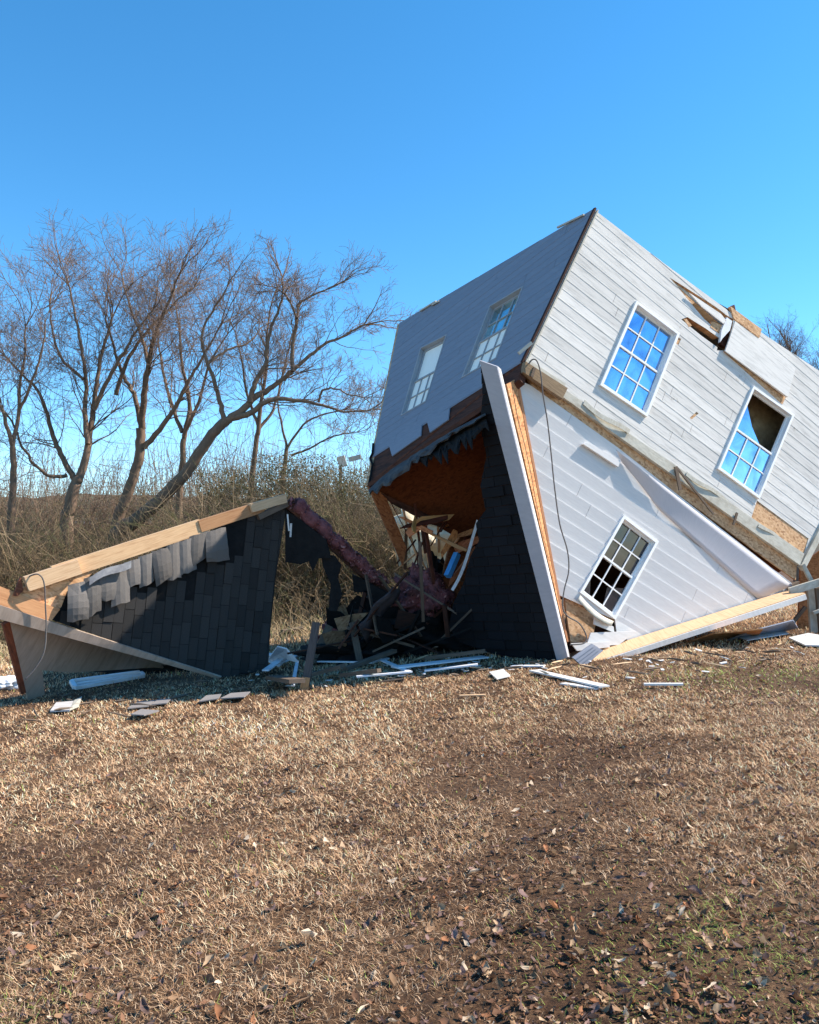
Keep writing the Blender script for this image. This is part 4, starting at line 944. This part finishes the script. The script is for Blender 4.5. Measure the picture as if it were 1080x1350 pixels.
# ================================================================ BUSHES AND THICKET
def arcs(fa, rg, n, xf, yf, hf, cols, r0=.008, lean=.7):
    for _ in range(n):
        x = xf(); y = yf(); z = gz(x, y); h = hf(x, y) * rg.uniform(.45, 1.05)
        a = rg.uniform(0, 2 * math.pi); l = lean * rg.uniform(.1, 1) * h; dx, dy = math.cos(a) * l, math.sin(a) * l; bend = rg.uniform(0, .5)
        t = np.linspace(0, 1, 6)[:, None]; P_ = np.concatenate([x + dx * t ** 1.6, y + dy * t ** 1.6, z + h * (t - bend * t ** 3)], 1) + rg.normal(0, .035, (6, 3)) * t
        c = cols[rg.integers(len(cols))] * rg.uniform(.7, 1.3); r = r0 * rg.uniform(.5, 1.4); fa.tube(P_, r, r * .4, 3, c)
        if rg.random() < .8:
            for k in range(3):
                j = rg.integers(1, 6); d = unit(rg.normal(size=3) + np.array([0, 0, .5])) * h * rg.uniform(.1, .3)
                tt = np.linspace(0, 1, 4)[:, None]; Q = P_[j] + d * tt + rg.normal(0, .02, (4, 3)) * tt; fa.tube(Q, r * .6, r * .3, 3, c * 1.1)
def bits(rg, cx, cy, n, hf, size, cols, z0=.0, xr=None, yr=None):
    x = rg.uniform(*xr, n); y = rg.uniform(*yr, n); h = np.array([hf(a, b) for a, b in zip(x, y)]); g = np.array([gz(a, b) for a, b in zip(x, y)])
    z = g + z0 + h * rg.random(n) ** .8; return quads(rg, np.c_[x, y, z], size, cols)
def quads(rg, P_, size, cols):
    n = len(P_); u = rg.normal(size=(n, 3)); u /= np.linalg.norm(u, axis=1)[:, None]; v = np.cross(u, rg.normal(size=(n, 3))); v /= np.linalg.norm(v, axis=1)[:, None]
    s = size * rg.uniform(.5, 1.4, n)[:, None]; V = np.stack([P_ - u * s, P_ + v * s * .45, P_ + u * s, P_ - v * s * .45], 1).reshape(-1, 3)
    F = np.arange(4 * n).reshape(-1, 4); C = np.repeat(cols[rg.integers(len(cols), size=n)] * rg.uniform(.6, 1.35, n)[:, None], 4, 0); return V, F, C
TAN = np.array([[.25, .18, .105], [.17, .12, .072], [.12, .088, .055], [.33, .245, .15], [.09, .068, .045], [.14, .14, .06]])
def thick_h(x, y):
    # height of the brush, lower at the left so that the far slope shows through
    px = 540 + FPX * x / y; top = np.interp(px, [-200, 0, 60, 120, 200, 250, 300, 340, 390, 430, 480, 560, 620], [640, 655, 665, 678, 675, 645, 615, 603, 598, 608, 618, 637, 652])
    return 1.36 * max(.6, 1.6 + (720 - top) * y / FPX - gz(x, y)) * (.72 + .30 * noise.noise(Vector((x * .9, y * .9, 1))))
rg = np.random.default_rng(21); fa = Fast()
arcs(fa, rg, 15000, lambda: rg.uniform(-15.5, 2.2), lambda: 20.5 + 6.5 * rg.random() ** 1.3, thick_h, TAN, .008, .8)
arcs(fa, rg, 1500, lambda: rg.uniform(-13.5, 1.2), lambda: rg.uniform(18.2, 21), lambda x, y: .9 + .8 * noise.noise(Vector((x, y, 4))) + .6, TAN[[0, 3, 3, 0, 5]], .007, 1.1)
tag(fa.build('thicket', M['brush']), 'tangled leafless tan thicket filling the space behind the wreckage', kind='stuff')
V, F, C = bits(rg, 0, 0, 36000, lambda a, b: thick_h(a, b) * .62, .034, TAN * .9, 0, (-15.5, 2.2), (21, 27))
tag(bulk('thicket_leaves', V, F, C, M['brush']), 'small dry leaves clinging in the thicket behind the wreckage', kind='stuff')
def bush(label, px, py, D, r, col, n=2600, seed=0):
    rg = np.random.default_rng(seed); c = un(px, py, D); zb = gz(c.x, c.y); root = thing('evergreen_bush', (c.x, c.y, zb), label, 'bush', 'olive bushes in the thicket')
    d = rg.normal(size=(n, 3)); d /= np.linalg.norm(d, axis=1)[:, None]; k = rg.random(n) ** .4; wob = 1 + .35 * np.sin(d[:, 0] * 6 + seed) * np.cos(d[:, 2] * 5)
    P_ = np.array(c) + d * (k * wob)[:, None] * np.array(r); P_ = P_[P_[:, 2] > zb + .2]
    V, F, C = quads(rg, P_, .034, np.array(col)); bulk('foliage', V, F, C, M['brush'], root)
    st = Fast()
    for i in range(14):
        e = np.array(c) + rg.normal(0, .45, 3) * np.array(r); s0 = np.array([c.x + rg.normal(0, .15), c.y + rg.normal(0, .1), zb]); t = np.linspace(0, 1, 5)[:, None]
        st.tube(s0 + (e - s0) * t + rg.normal(0, .06, (5, 3)) * t, .03, .01, 4, BK)
    st.build('stems', M['bark'], root)
OL = [[.13, .12, .055], [.20, .17, .085], [.09, .09, .04], [.26, .20, .11], [.18, .13, .08]]
bush('tallest olive green bush, left of the gap before the house', 385, 640, 24.5, (1.5, 1.0, 1.0), OL, 9000, 1)
bush('low olive bush close to the upturned house', 455, 655, 24, (1.2, .9, .9), OL, 6000, 2)
bush('small green bush behind the top of the torn off roof corner', 300, 655, 25, (1.0, .8, .9), OL, 4500, 3)
rgw = np.random.default_rng(77); fw_ = Fast()
arcs(fw_, rgw, 7500, lambda: rgw.uniform(-40, 2), lambda: rgw.uniform(38, 48), lambda x, y: 8.6 + 3.2 * noise.noise(Vector((x * .15, y * .15, 3))), np.array([[.20, .13, .09], [.25, .17, .115], [.16, .11, .08], [.22, .18, .11]]), .017, .3)
tag(fw_.build('far_woods', M['brush']), 'leafless brown undergrowth beyond the thicket', kind='stuff')
def fluff(o_name, pts, spread, n, col, parent, seed, lab=None):
    rg = np.random.default_rng(seed); P_ = np.array([tuple(p) for p in pts])[rg.integers(len(pts), size=n)]; d = rg.normal(size=(n, 3)); d /= np.linalg.norm(d, axis=1)[:, None]
    P_ = P_ + d * np.array(spread) * rg.uniform(.75, 1.12, n)[:, None]; V, F, C = quads(rg, P_, .035, np.array(col)); return bulk(o_name, V, F, C, M['brush'], parent)
PK = [[.20, .06, .065], [.30, .12, .12], [.12, .04, .045], [.34, .17, .16]]
fluff('insulation_fibres', pts_batt, (.11, .11, .11), 1500, PK, truss, 61)
for o_ in [o for o in bpy.data.objects if o.name.startswith('insulation_heap')]:
    c_h = o_.location; P_h = [tuple(o_.matrix_basis @ v.co) for v in o_.data.vertices]; fluff('insulation_fibres', P_h, (.02, .02, .02), 1600, PK, o_, 62)
# panels and splinters in the dark pile
rn = random.Random(41)
for i in range(14):
    c = Vector((rn.uniform(-1.2, .9), rn.uniform(12.4, 13.6), gz(0, 13) + rn.uniform(.1, .75))); e1 = Vector((rn.uniform(-1, 1), rn.uniform(-.4, .4), rn.uniform(-.6, .6))).normalized(); e2 = Vector((rn.uniform(-.4, .4), rn.uniform(-.4, .4), 1)).normalized()
    k = rn.randint(4, 6); pl = Plane(c, e1, e2); poly = [(rn.uniform(.12, .34) * math.cos(6.283 * j / k), rn.uniform(.08, .24) * math.sin(6.283 * j / k)) for j in range(k)]
    mb = MB(); mb.slab(pl, ccw(poly), -.008, .008, (rn.uniform(.15, .5),) * 3); mb.build('torn_panel', M[rn.choice(['osb', 'dark_wood', 'felt', 'shaded_felt', 'shaded_felt', 'felt'])], heap)
protos = {}
def strew(name, m, label, group, n, xr, band, ls, seed):
    rn = random.Random(seed); src = []
    for i in range(n):
        px = rn.uniform(*xr); py = band(px) + rn.gauss(0, 7); p = gh(px, py, .035)
        if i < 5:
            L_ = rn.uniform(*ls); mb = MB(); w_ = rn.uniform(.012, .035)
            if m == 'lumber' or m == 'grey_lumber': mb.tube([(-L_ / 2, 0, 0), (-L_ * .2, .004, .003), (L_ * .25, -.003, .002), (L_ / 2, .006, .008)], [w_ * .2, w_ * .55, w_ * .45, w_ * .08], 4)
            else: mb.slab(Plane(Vector((0, 0, 0)), Vector((1, 0, 0)), Vector((0, 1, 0))), ccw([(-L_ / 2, -w_), (L_ * .3, -w_ * 1.4), (L_ / 2, w_ * .3), (-L_ * .1, w_ * 1.2), (-L_ * .45, w_ * .7)]), -.004, .004)
            me_o = mb.build(name, M[m], None); src.append(me_o); o = me_o; o.location = (0, 0, 0)
        else:
            o = src[i % 5].copy(); S.collection.objects.link(o)
        o.location = p; o.rotation_euler = (rn.uniform(-.25, .25), rn.uniform(-.25, .25), rn.uniform(0, 6.28)); sc_ = rn.uniform(.5, 1.4); o.scale = (sc_, sc_, sc_); tag(o, label, 'splinter' if 'umber' in m else 'chip', group)
bd = lambda px: np.interp(px, [0, 180, 340, 640, 760, 900, 1080], [945, 925, 900, 878, 882, 872, 852])
strew('wood_splinter', 'lumber', 'small pale wood splinter among those strewn along the foot of the wreckage', 'pale wood splinters along the foot of the wreckage', 60, (330, 1040), bd, (.08, .35), 71)
strew('dark_splinter', 'grey_lumber', 'small dark wood splinter among those strewn along the foot of the wreckage', 'dark wood splinters along the foot of the wreckage', 70, (10, 1040), bd, (.08, .35), 72)
strew('siding_chip', 'white_trim', 'small white siding chip among those strewn in front of the wreckage', 'white siding chips in front of the wreckage', 55, (330, 1060), bd, (.04, .14), 73)
# ================================================================ FAR GROUND: hills, houses
hm = rough_mat('wooded_hill', (.05, .042, .034), (.12, .095, .075), .35, (1, 1, 1), (.08, .09, .05), .0, .1, .95, False, 'pos')
def hill(name, y0, hh, sd, lab):
    xs = np.linspace(-330, 330, 150); vs = []; rows = 9
    for j in range(rows):
        s = j / (rows - 1)
        for x in xs:
            z = hh * math.sin(s * math.pi / 2) * (.75 + .35 * noise.noise(Vector((x * .012, sd, 0))) + .09 * noise.noise(Vector((x * .12, sd, s * 3))) + .05 * noise.noise(Vector((x * .6, sd, s * 9))))
            vs.append((x, y0 + s * 60 + 14 * noise.noise(Vector((x * .01, s, sd))), -1.2 + z))
    n = len(xs); fs = [(j * n + i, j * n + i + 1, (j + 1) * n + i + 1, (j + 1) * n + i) for j in range(rows - 1) for i in range(n - 1)]
    mb = MB(); mb.add(vs, fs); tag(mb.build(name, hm, None, True), lab, kind='structure')
hill('hills', 120, 17, 2.2, 'low wooded winter hill across the valley')
M['roof_red'] = rough_mat('red_roof', (.26, .12, .08), (.36, .17, .12), 3); M['roof_grey'] = rough_mat('grey_roof', (.17, .16, .16), (.24, .23, .23), 3); M['brick'] = rough_mat('brick_wall', (.30, .17, .12), (.38, .23, .17), 12)
M['cream'] = rough_mat('cream_wall', (.66, .60, .50), (.72, .66, .56), 2); M['dark_opening'] = rough_mat('dark_window', (.03, .03, .035), (.05, .05, .06), 2, rough=.2)
def cottage(label, px, py, D, w, d, h, rh, wallm, roofm, wins):
    b = un(px, py, D); z0 = gz(b.x, b.y); r = thing('distant_house', (b.x, b.y, z0), label, 'house')
    x0, x1, y0, y1 = b.x - w / 2, b.x + w / 2, b.y, b.y + d; z1 = z0 + h
    mb = MB(); mb.beam((b.x, y0 + d / 2, z0 - .2), (b.x, y0 + d / 2, z1), d, w, Vector((1, 0, 0))); mb.build('wall', M[wallm], r)
    o = .4; A = [(x0 - o, y0 - o, z1 - .1), (x1 + o, y0 - o, z1 - .1), (x1 + o, y1 + o, z1 - .1), (x0 - o, y1 + o, z1 - .1), (x0 - o, y0 + d / 2, z1 + rh), (x1 + o, y0 + d / 2, z1 + rh)]
    mb = MB(); mb.add(A, [(0, 1, 5, 4), (2, 3, 4, 5), (0, 4, 3), (1, 2, 5), (3, 2, 1, 0)]); mb.build('roof', M[roofm], r)
    for k in range(wins):
        x = x0 + w * (k + .6) / (wins + .2); mb = MB(); mb.beam((x - .45, y0 - .03, z0 + h * .55), (x + .45, y0 - .03, z0 + h * .55), .05, 1.1); f = mb.build('window', M['white_frame'], r)
        mb = MB(); mb.beam((x - .38, y0 - .06, z0 + h * .55), (x + .38, y0 - .06, z0 + h * .55), .03, .95); mb.build('pane', M['dark_opening'], f)
cottage('low brick house with a reddish roof far off behind the forked tree', 112, 705, 62, 10, 7, 2.6, 1.7, 'brick', 'roof_red', 4)
cottage('low grey roofed house behind the twin stemmed tree', 165, 690, 78, 14, 8, 2.7, 2.6, 'cream', 'roof_grey', 4)
cottage('pale cottage glimpsed behind the leaning tree trunk', 205, 700, 52, 4.5, 5, 2.3, 1.2, 'cream', 'roof_grey', 2)
mb = MB(); mb.beam(un(446, 610, 33), un(456, 607, 33), .25, .42); o = tag(mb.build('board_sign', M['cream'], None), 'small cream board sticking up above the thicket near the house', 'sign board')
mb = MB(); mb.beam(un(460, 606, 33), un(476, 602, 33), .12, .18); mb.build('side_panel', M['grey_trim'], o)
mb = MB(); q = un(449, 612, 33.2); mb.beam((q.x, q.y, q.z), (q.x, q.y, gz(q.x, q.y)), .12, .12, Vector((0, 1, 0))); mb.build('post', M['grey_lumber'], o)
# ================================================================ GRASS AND LEAVES
def vnoise(x, y, f, sd): return np.array([noise.noise(Vector((a * f, b * f, sd))) for a, b in zip(x, y)])
# coarse look-up tables keep the noise cheap
GX = np.arange(-16, 16, .12); GY = np.arange(1.5, 28, .12)
HX = np.arange(-8.4, 8.4, .05); HY = np.arange(1.5, 13.6, .05)
HF = np.array([[gz(x, y) for x in HX] for y in HY])
def height(x, y):
    i = np.clip((x - HX[0]) / .05, 0, len(HX) - 1.001); j = np.clip((y - HY[0]) / .05, 0, len(HY) - 1.001); i0 = i.astype(int); j0 = j.astype(int); a = i - i0; b = j - j0
    f = HF[j0, i0] * (1 - a) * (1 - b) + HF[j0, i0 + 1] * a * (1 - b) + HF[j0 + 1, i0] * (1 - a) * b + HF[j0 + 1, i0 + 1] * a * b
    inside = (np.abs(x) < 8.3) & (y < 13.5); return np.where(inside, f, look(HZ, x, y))
def fine(x, y): return .5 * (np.sin(x * 31 + 3 * np.sin(y * 13)) * np.sin(y * 29 + 3 * np.sin(x * 11)) + .8 * np.sin(x * 57 + 4 * np.sin(y * 23) + 1) * np.sin(y * 61 + 3 * np.cos(x * 19)))
HZ = np.array([[gz(x, y) for x in GX] for y in GY])
def tab(f): return np.array([[f(x, y) for x in GX] for y in GY])
N1 = tab(lambda x, y: noise.noise(Vector((x * .55, y * .55, 11))) + .6 * noise.noise(Vector((x * 1.7, y * 1.7, 5))) + .5 * noise.noise(Vector((x * 4.2, y * 4.2, 8))))
N2 = tab(lambda x, y: noise.noise(Vector((x * .8, y * .8, 31))) + .6 * noise.noise(Vector((x * 2.5, y * 2.5, 2))))
def look(T_, x, y):
    i = np.clip((x - GX[0]) / .12, 0, len(GX) - 1.001); j = np.clip((y - GY[0]) / .12, 0, len(GY) - 1.001); i0 = i.astype(int); j0 = j.astype(int); a = i - i0; b = j - j0
    return T_[j0, i0] * (1 - a) * (1 - b) + T_[j0, i0 + 1] * a * (1 - b) + T_[j0 + 1, i0] * (1 - a) * b + T_[j0 + 1, i0 + 1] * a * b
def greenness(x, y):
    g = np.exp(-(((x - 1.05) / .45) ** 2 + ((y - 3.0) / .55) ** 2)) + .5 * np.exp(-(((x - 3.9) / .9) ** 2 + ((y - 9.2) / .8) ** 2)) + .25 * np.exp(-(((x + 1.5) / .3) ** 2 + ((y - 2.9) / .3) ** 2))
    return g
def bare(x, y):
    b = .4 * np.exp(-(((x - .55) / .9) ** 2 + ((y - 4.3) / .5) ** 2)) + .7 * np.exp(-(((x - 3.6) / 1.2) ** 2 + ((y - 9.6) / 1.2) ** 2)) + .3 * np.exp(-(((x - 1.6) / .8) ** 2 + ((y - 3.4) / .4) ** 2)) + .6 * np.exp(-(((x + 1.3) / .8) ** 2 + ((y - 10.2) / .5) ** 2))
    return b
GC = np.array([[.62, .42, .255], [.48, .30, .17], [.86, .63, .42], [.30, .165, .085], [.13, .07, .038], [.44, .25, .13]])
def blades(bands, seed):
    rg = np.random.default_rng(seed); Vs = []; Cs = []
    for y0, y1, rho, ln_, wd, tl in bands:
        xm = y1 * .55 + .9; n = int((y1 - y0) * 2 * xm * rho); x = rg.uniform(-xm, xm, n); y = rg.uniform(y0, y1, n)
        keep = np.abs(x) < y * .55 + .9; nn = look(N1, x, y); br = bare(x, y)
        keep &= rg.random(n) < np.clip(1.0 + 1.3 * nn - .8 * br, .30, 1.0)
        keep &= rg.random(len(x)) < np.clip(.72 + .55 * fine(x, y), .12, 1)
        x, y, nn, br = x[keep], y[keep], nn[keep], br[keep]; n = len(x); z = height(x, y) - .004; fn = fine(x, y)
        a = rg.uniform(0, 2 * np.pi, n); tilt = rg.uniform(tl[0], tl[1], n); L_ = ln_ * rg.uniform(.5, 1.5, n) * (1 + .25 * nn) * np.clip(1 + .55 * fn, .35, 1.8)
        d = np.c_[np.cos(a) * np.sin(tilt), np.sin(a) * np.sin(tilt), np.cos(tilt)]; s = np.c_[-np.sin(a), np.cos(a), np.zeros(n)] * (wd * rg.uniform(.6, 1.4, n))[:, None] / 2
        p0 = np.c_[x, y, z]; p1 = p0 + d * (L_ * .55)[:, None]; d2 = d + np.c_[np.cos(a + .8), np.sin(a + .8), -.5 * np.ones(n)] * rg.uniform(-.2, .8, n)[:, None]; p2 = p1 + d2 * (L_ * .5)[:, None]
        p2[:, 2] = np.maximum(p2[:, 2], z + .003)
        V = np.stack([p0 - s, p0 + s, p1 + s * .8, p1 - s * .8, p1 - s * .8, p1 + s * .8, p2 + s * .2, p2 - s * .2], 1)
        c = GC[rg.choice(6, n, p=[.26, .22, .16, .15, .09, .12])] * ((1 + .50 * nn - .3 * br) * (.62 + .085 * np.clip(y, 0, 8)))[:, None] * rg.uniform(.75, 1.2, n)[:, None]  # darkens toward the camera, foreground shade put into the blade colour
        g = greenness(x, y) * (.6 + .8 * rg.random(n)); isg = rg.random(n) < np.clip(g * 1.3, 0, .85) + .015
        c[isg] = np.array([.28, .36, .08]) * rg.uniform(.6, 1.5, isg.sum())[:, None]
        Vs.append(V.reshape(-1, 3)); Cs.append(np.repeat(np.clip(c, .01, .9), 8, 0))
    V = np.concatenate(Vs); return V, np.arange(len(V)).reshape(-1, 4), np.concatenate(Cs)
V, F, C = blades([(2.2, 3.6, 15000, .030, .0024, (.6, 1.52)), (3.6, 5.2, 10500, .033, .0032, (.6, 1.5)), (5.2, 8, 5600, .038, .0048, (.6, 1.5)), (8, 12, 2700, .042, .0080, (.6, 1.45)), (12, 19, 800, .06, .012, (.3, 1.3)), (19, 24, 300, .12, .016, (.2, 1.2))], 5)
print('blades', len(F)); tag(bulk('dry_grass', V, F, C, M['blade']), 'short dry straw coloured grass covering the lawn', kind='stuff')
# tall straw at the foot of the thicket
rg = np.random.default_rng(8); fa = Fast()
for _ in range(3800):
    x = rg.uniform(-9, 1.5); y = rg.uniform(15.5, 20.5); h = rg.uniform(.12, .55) * (.5 + (y - 15) / 7); a = rg.uniform(0, 6.28); l = h * rg.uniform(.1, .9); z = gz(x, y)
    t = np.linspace(0, 1, 4)[:, None]; fa.tube(np.concatenate([x + math.cos(a) * l * t ** 2, y + math.sin(a) * l * t ** 2, z + h * (t - .25 * t ** 3)], 1), .009, .003, 3, np.array([.55, .43, .26]) * rg.uniform(.6, 1.3) if rg.random() > .1 else np.array([.2, .24, .08]))
tag(fa.build('tall_straw', M['blade']), 'longer pale straw at the foot of the thicket', kind='stuff')
LC = np.array([[.20, .10, .055], [.30, .18, .10], [.42, .29, .18], [.15, .095, .08], [.60, .47, .34], [.24, .15, .13], [.34, .15, .07]])
def leaf_arrays(rg, x, y, size, up=.006):
    n = len(x); z = height(x, y) + up + rg.uniform(0, .012, n); a = rg.uniform(0, 6.28, n); ti = rg.normal(0, .45, n); tj = rg.normal(0, .45, n)
    u = np.c_[np.cos(a), np.sin(a), np.tan(np.clip(ti, -1, 1))]; u /= np.linalg.norm(u, axis=1)[:, None]; w = np.c_[-np.sin(a), np.cos(a), np.tan(np.clip(tj, -1, 1))]; w -= u * (u * w).sum(1)[:, None]; w /= np.linalg.norm(w, axis=1)[:, None]; nn = np.cross(u, w)
    s = size[:, None]; cu = rg.uniform(-.3, .6, n)[:, None]; p = np.c_[x, y, z]; W_ = rg.uniform(.3, .5, n)[:, None]
    rows = []
    for t, wv in ((-1, .05), (-.55, .75), (0, 1.0), (.5, .7), (1, .04)):
        mid = p + u * s * t * .9 + nn * s * (t * t * .25) ; rows.append([mid - w * s * W_ * wv + nn * s * cu * wv, mid, mid + w * s * W_ * wv + nn * s * cu * wv])
    V = np.stack([v for r in rows for v in r], 1); V = V + rg.normal(0, .10, V.shape) * s[:, None] * np.array([1, 1, .8]); f = []
    for i in range(4):
        for j in range(2): k = i * 3 + j; f.append((k, k + 1, k + 4, k + 3))
    F = (np.array(f)[None] + (np.arange(n) * 15)[:, None, None]).reshape(-1, 4); return V.reshape(-1, 3), F, nn
rg = np.random.default_rng(12); xs = []; ys = []
while len(xs) < 13500:
    y = 2.3 + 10.5 * rg.random() ** 1.8; x = rg.uniform(-1, 1) * (y * .55 + .6)
    pr = .34 + .9 * max(0, look(N2, np.array([x]), np.array([y]))[0]) + .35 * (x > 0) + (.8 if y < 3.6 and x > .2 else 0)
    if rg.random() < pr: xs.append(x); ys.append(y)
x = np.array(xs); y = np.array(ys); sz = np.clip(rg.lognormal(-4.2, .45, len(x)), .007, .034) * np.where(rg.random(len(x)) < .12, 1.4, 1)
V, F, _ = leaf_arrays(rg, x, y, sz); C = np.repeat(LC[rg.choice(7, len(x), p=[.26, .21, .12, .18, .05, .11, .07])] * rg.uniform(.7, 1.25, len(x))[:, None], 15, 0)
tag(bulk('leaf_litter', V, F, C, M['leaf'], None, True), 'brown fallen leaves scattered through the dry grass', kind='stuff')
# fine dark crumbs of leaf and thatch lying among the blades
n_ = 70000; y = 2.3 + 11 * rg.random(n_) ** 1.25; x = rg.uniform(-1, 1, n_) * (y * .55 + .6); k_ = rg.random(n_) < np.clip(.35 + .9 * look(N2, x, y) - .4 * look(N1, x, y), .08, 1); x, y = x[k_], y[k_]
P_ = np.c_[x, y, height(x, y) + rg.uniform(.004, .022, len(x))]; V, F, C = quads(rg, P_, .011, np.array([[.10, .05, .028], [.16, .085, .045], [.07, .04, .03], [.24, .12, .06], [.13, .08, .06]]))
V = V.reshape(-1, 4, 3); c_q = V.mean(1, keepdims=True); V = c_q + (V - c_q) * (np.array([1, 1, .55]) * (.7 + .09 * y)[:, None, None]); V = V.reshape(-1, 3)
tag(bulk('leaf_crumbs', V, F, C, M['leaf']), 'fine dark crumbs of dead leaves among the grass blades', kind='stuff')
# the biggest pale leaves, one by one
big = [(406, 1248, .045, 4), (430, 1118, .03, 4), (438, 1128, .026, 4), (760, 1235, .03, 2), (325, 1115, .03, 4), (545, 1195, .028, 2), (775, 1178, .03, 2), (850, 1322, .035, 1), (800, 1270, .028, 4), (640, 1275, .03, 3), (75, 1290, .035, 2), (480, 1345, .035, 4), (690, 1187, .035, 5), (830, 1205, .04, 1), (420, 1190, .03, 5), (1010, 1225, .03, 6), (855, 1110, .03, 6), (835, 1018, .022, 4), (500, 1012, .022, 4), (160, 1330, .03, 5)]
col_proto = {}
for i, (px, py, s, ci) in enumerate(big):
    p = gh(px, py); rgl = np.random.default_rng(100 + i); V, F, _ = leaf_arrays(rgl, np.array([p.x]), np.array([p.y]), np.array([s]), .03)
    o = bulk('fallen_leaf', V, F, np.repeat(LC[[ci]], 15, 0), M['leaf'], None, True); tag(o, 'large curled pale or brown leaf lying on top of the foreground grass', 'leaf', 'large leaves on the foreground grass')
# gravel corner at the bottom right
gm = rough_mat('gravel', (.10, .095, .09), (.34, .31, .28), 60, (1, 1, 1), None, .8, .02, .95, False, 'pos')
mb = MB(); ps = [(1.26, 2.2), (1.36, 2.62), (1.5, 2.85), (1.8, 3.0), (2.4, 3.05), (2.4, 2.0), (1.2, 2.0)]; n = len(ps)
mb.add([(a, b, gz(a, b) + .006) for a, b in ps], [tuple(range(n - 1, -1, -1))]); tag(mb.build('gravel_path', gm, None), 'grey gravel edge at the bottom right corner', kind='structure')
for o in list(bpy.data.objects):
    if '_w' in o: del o['_w']
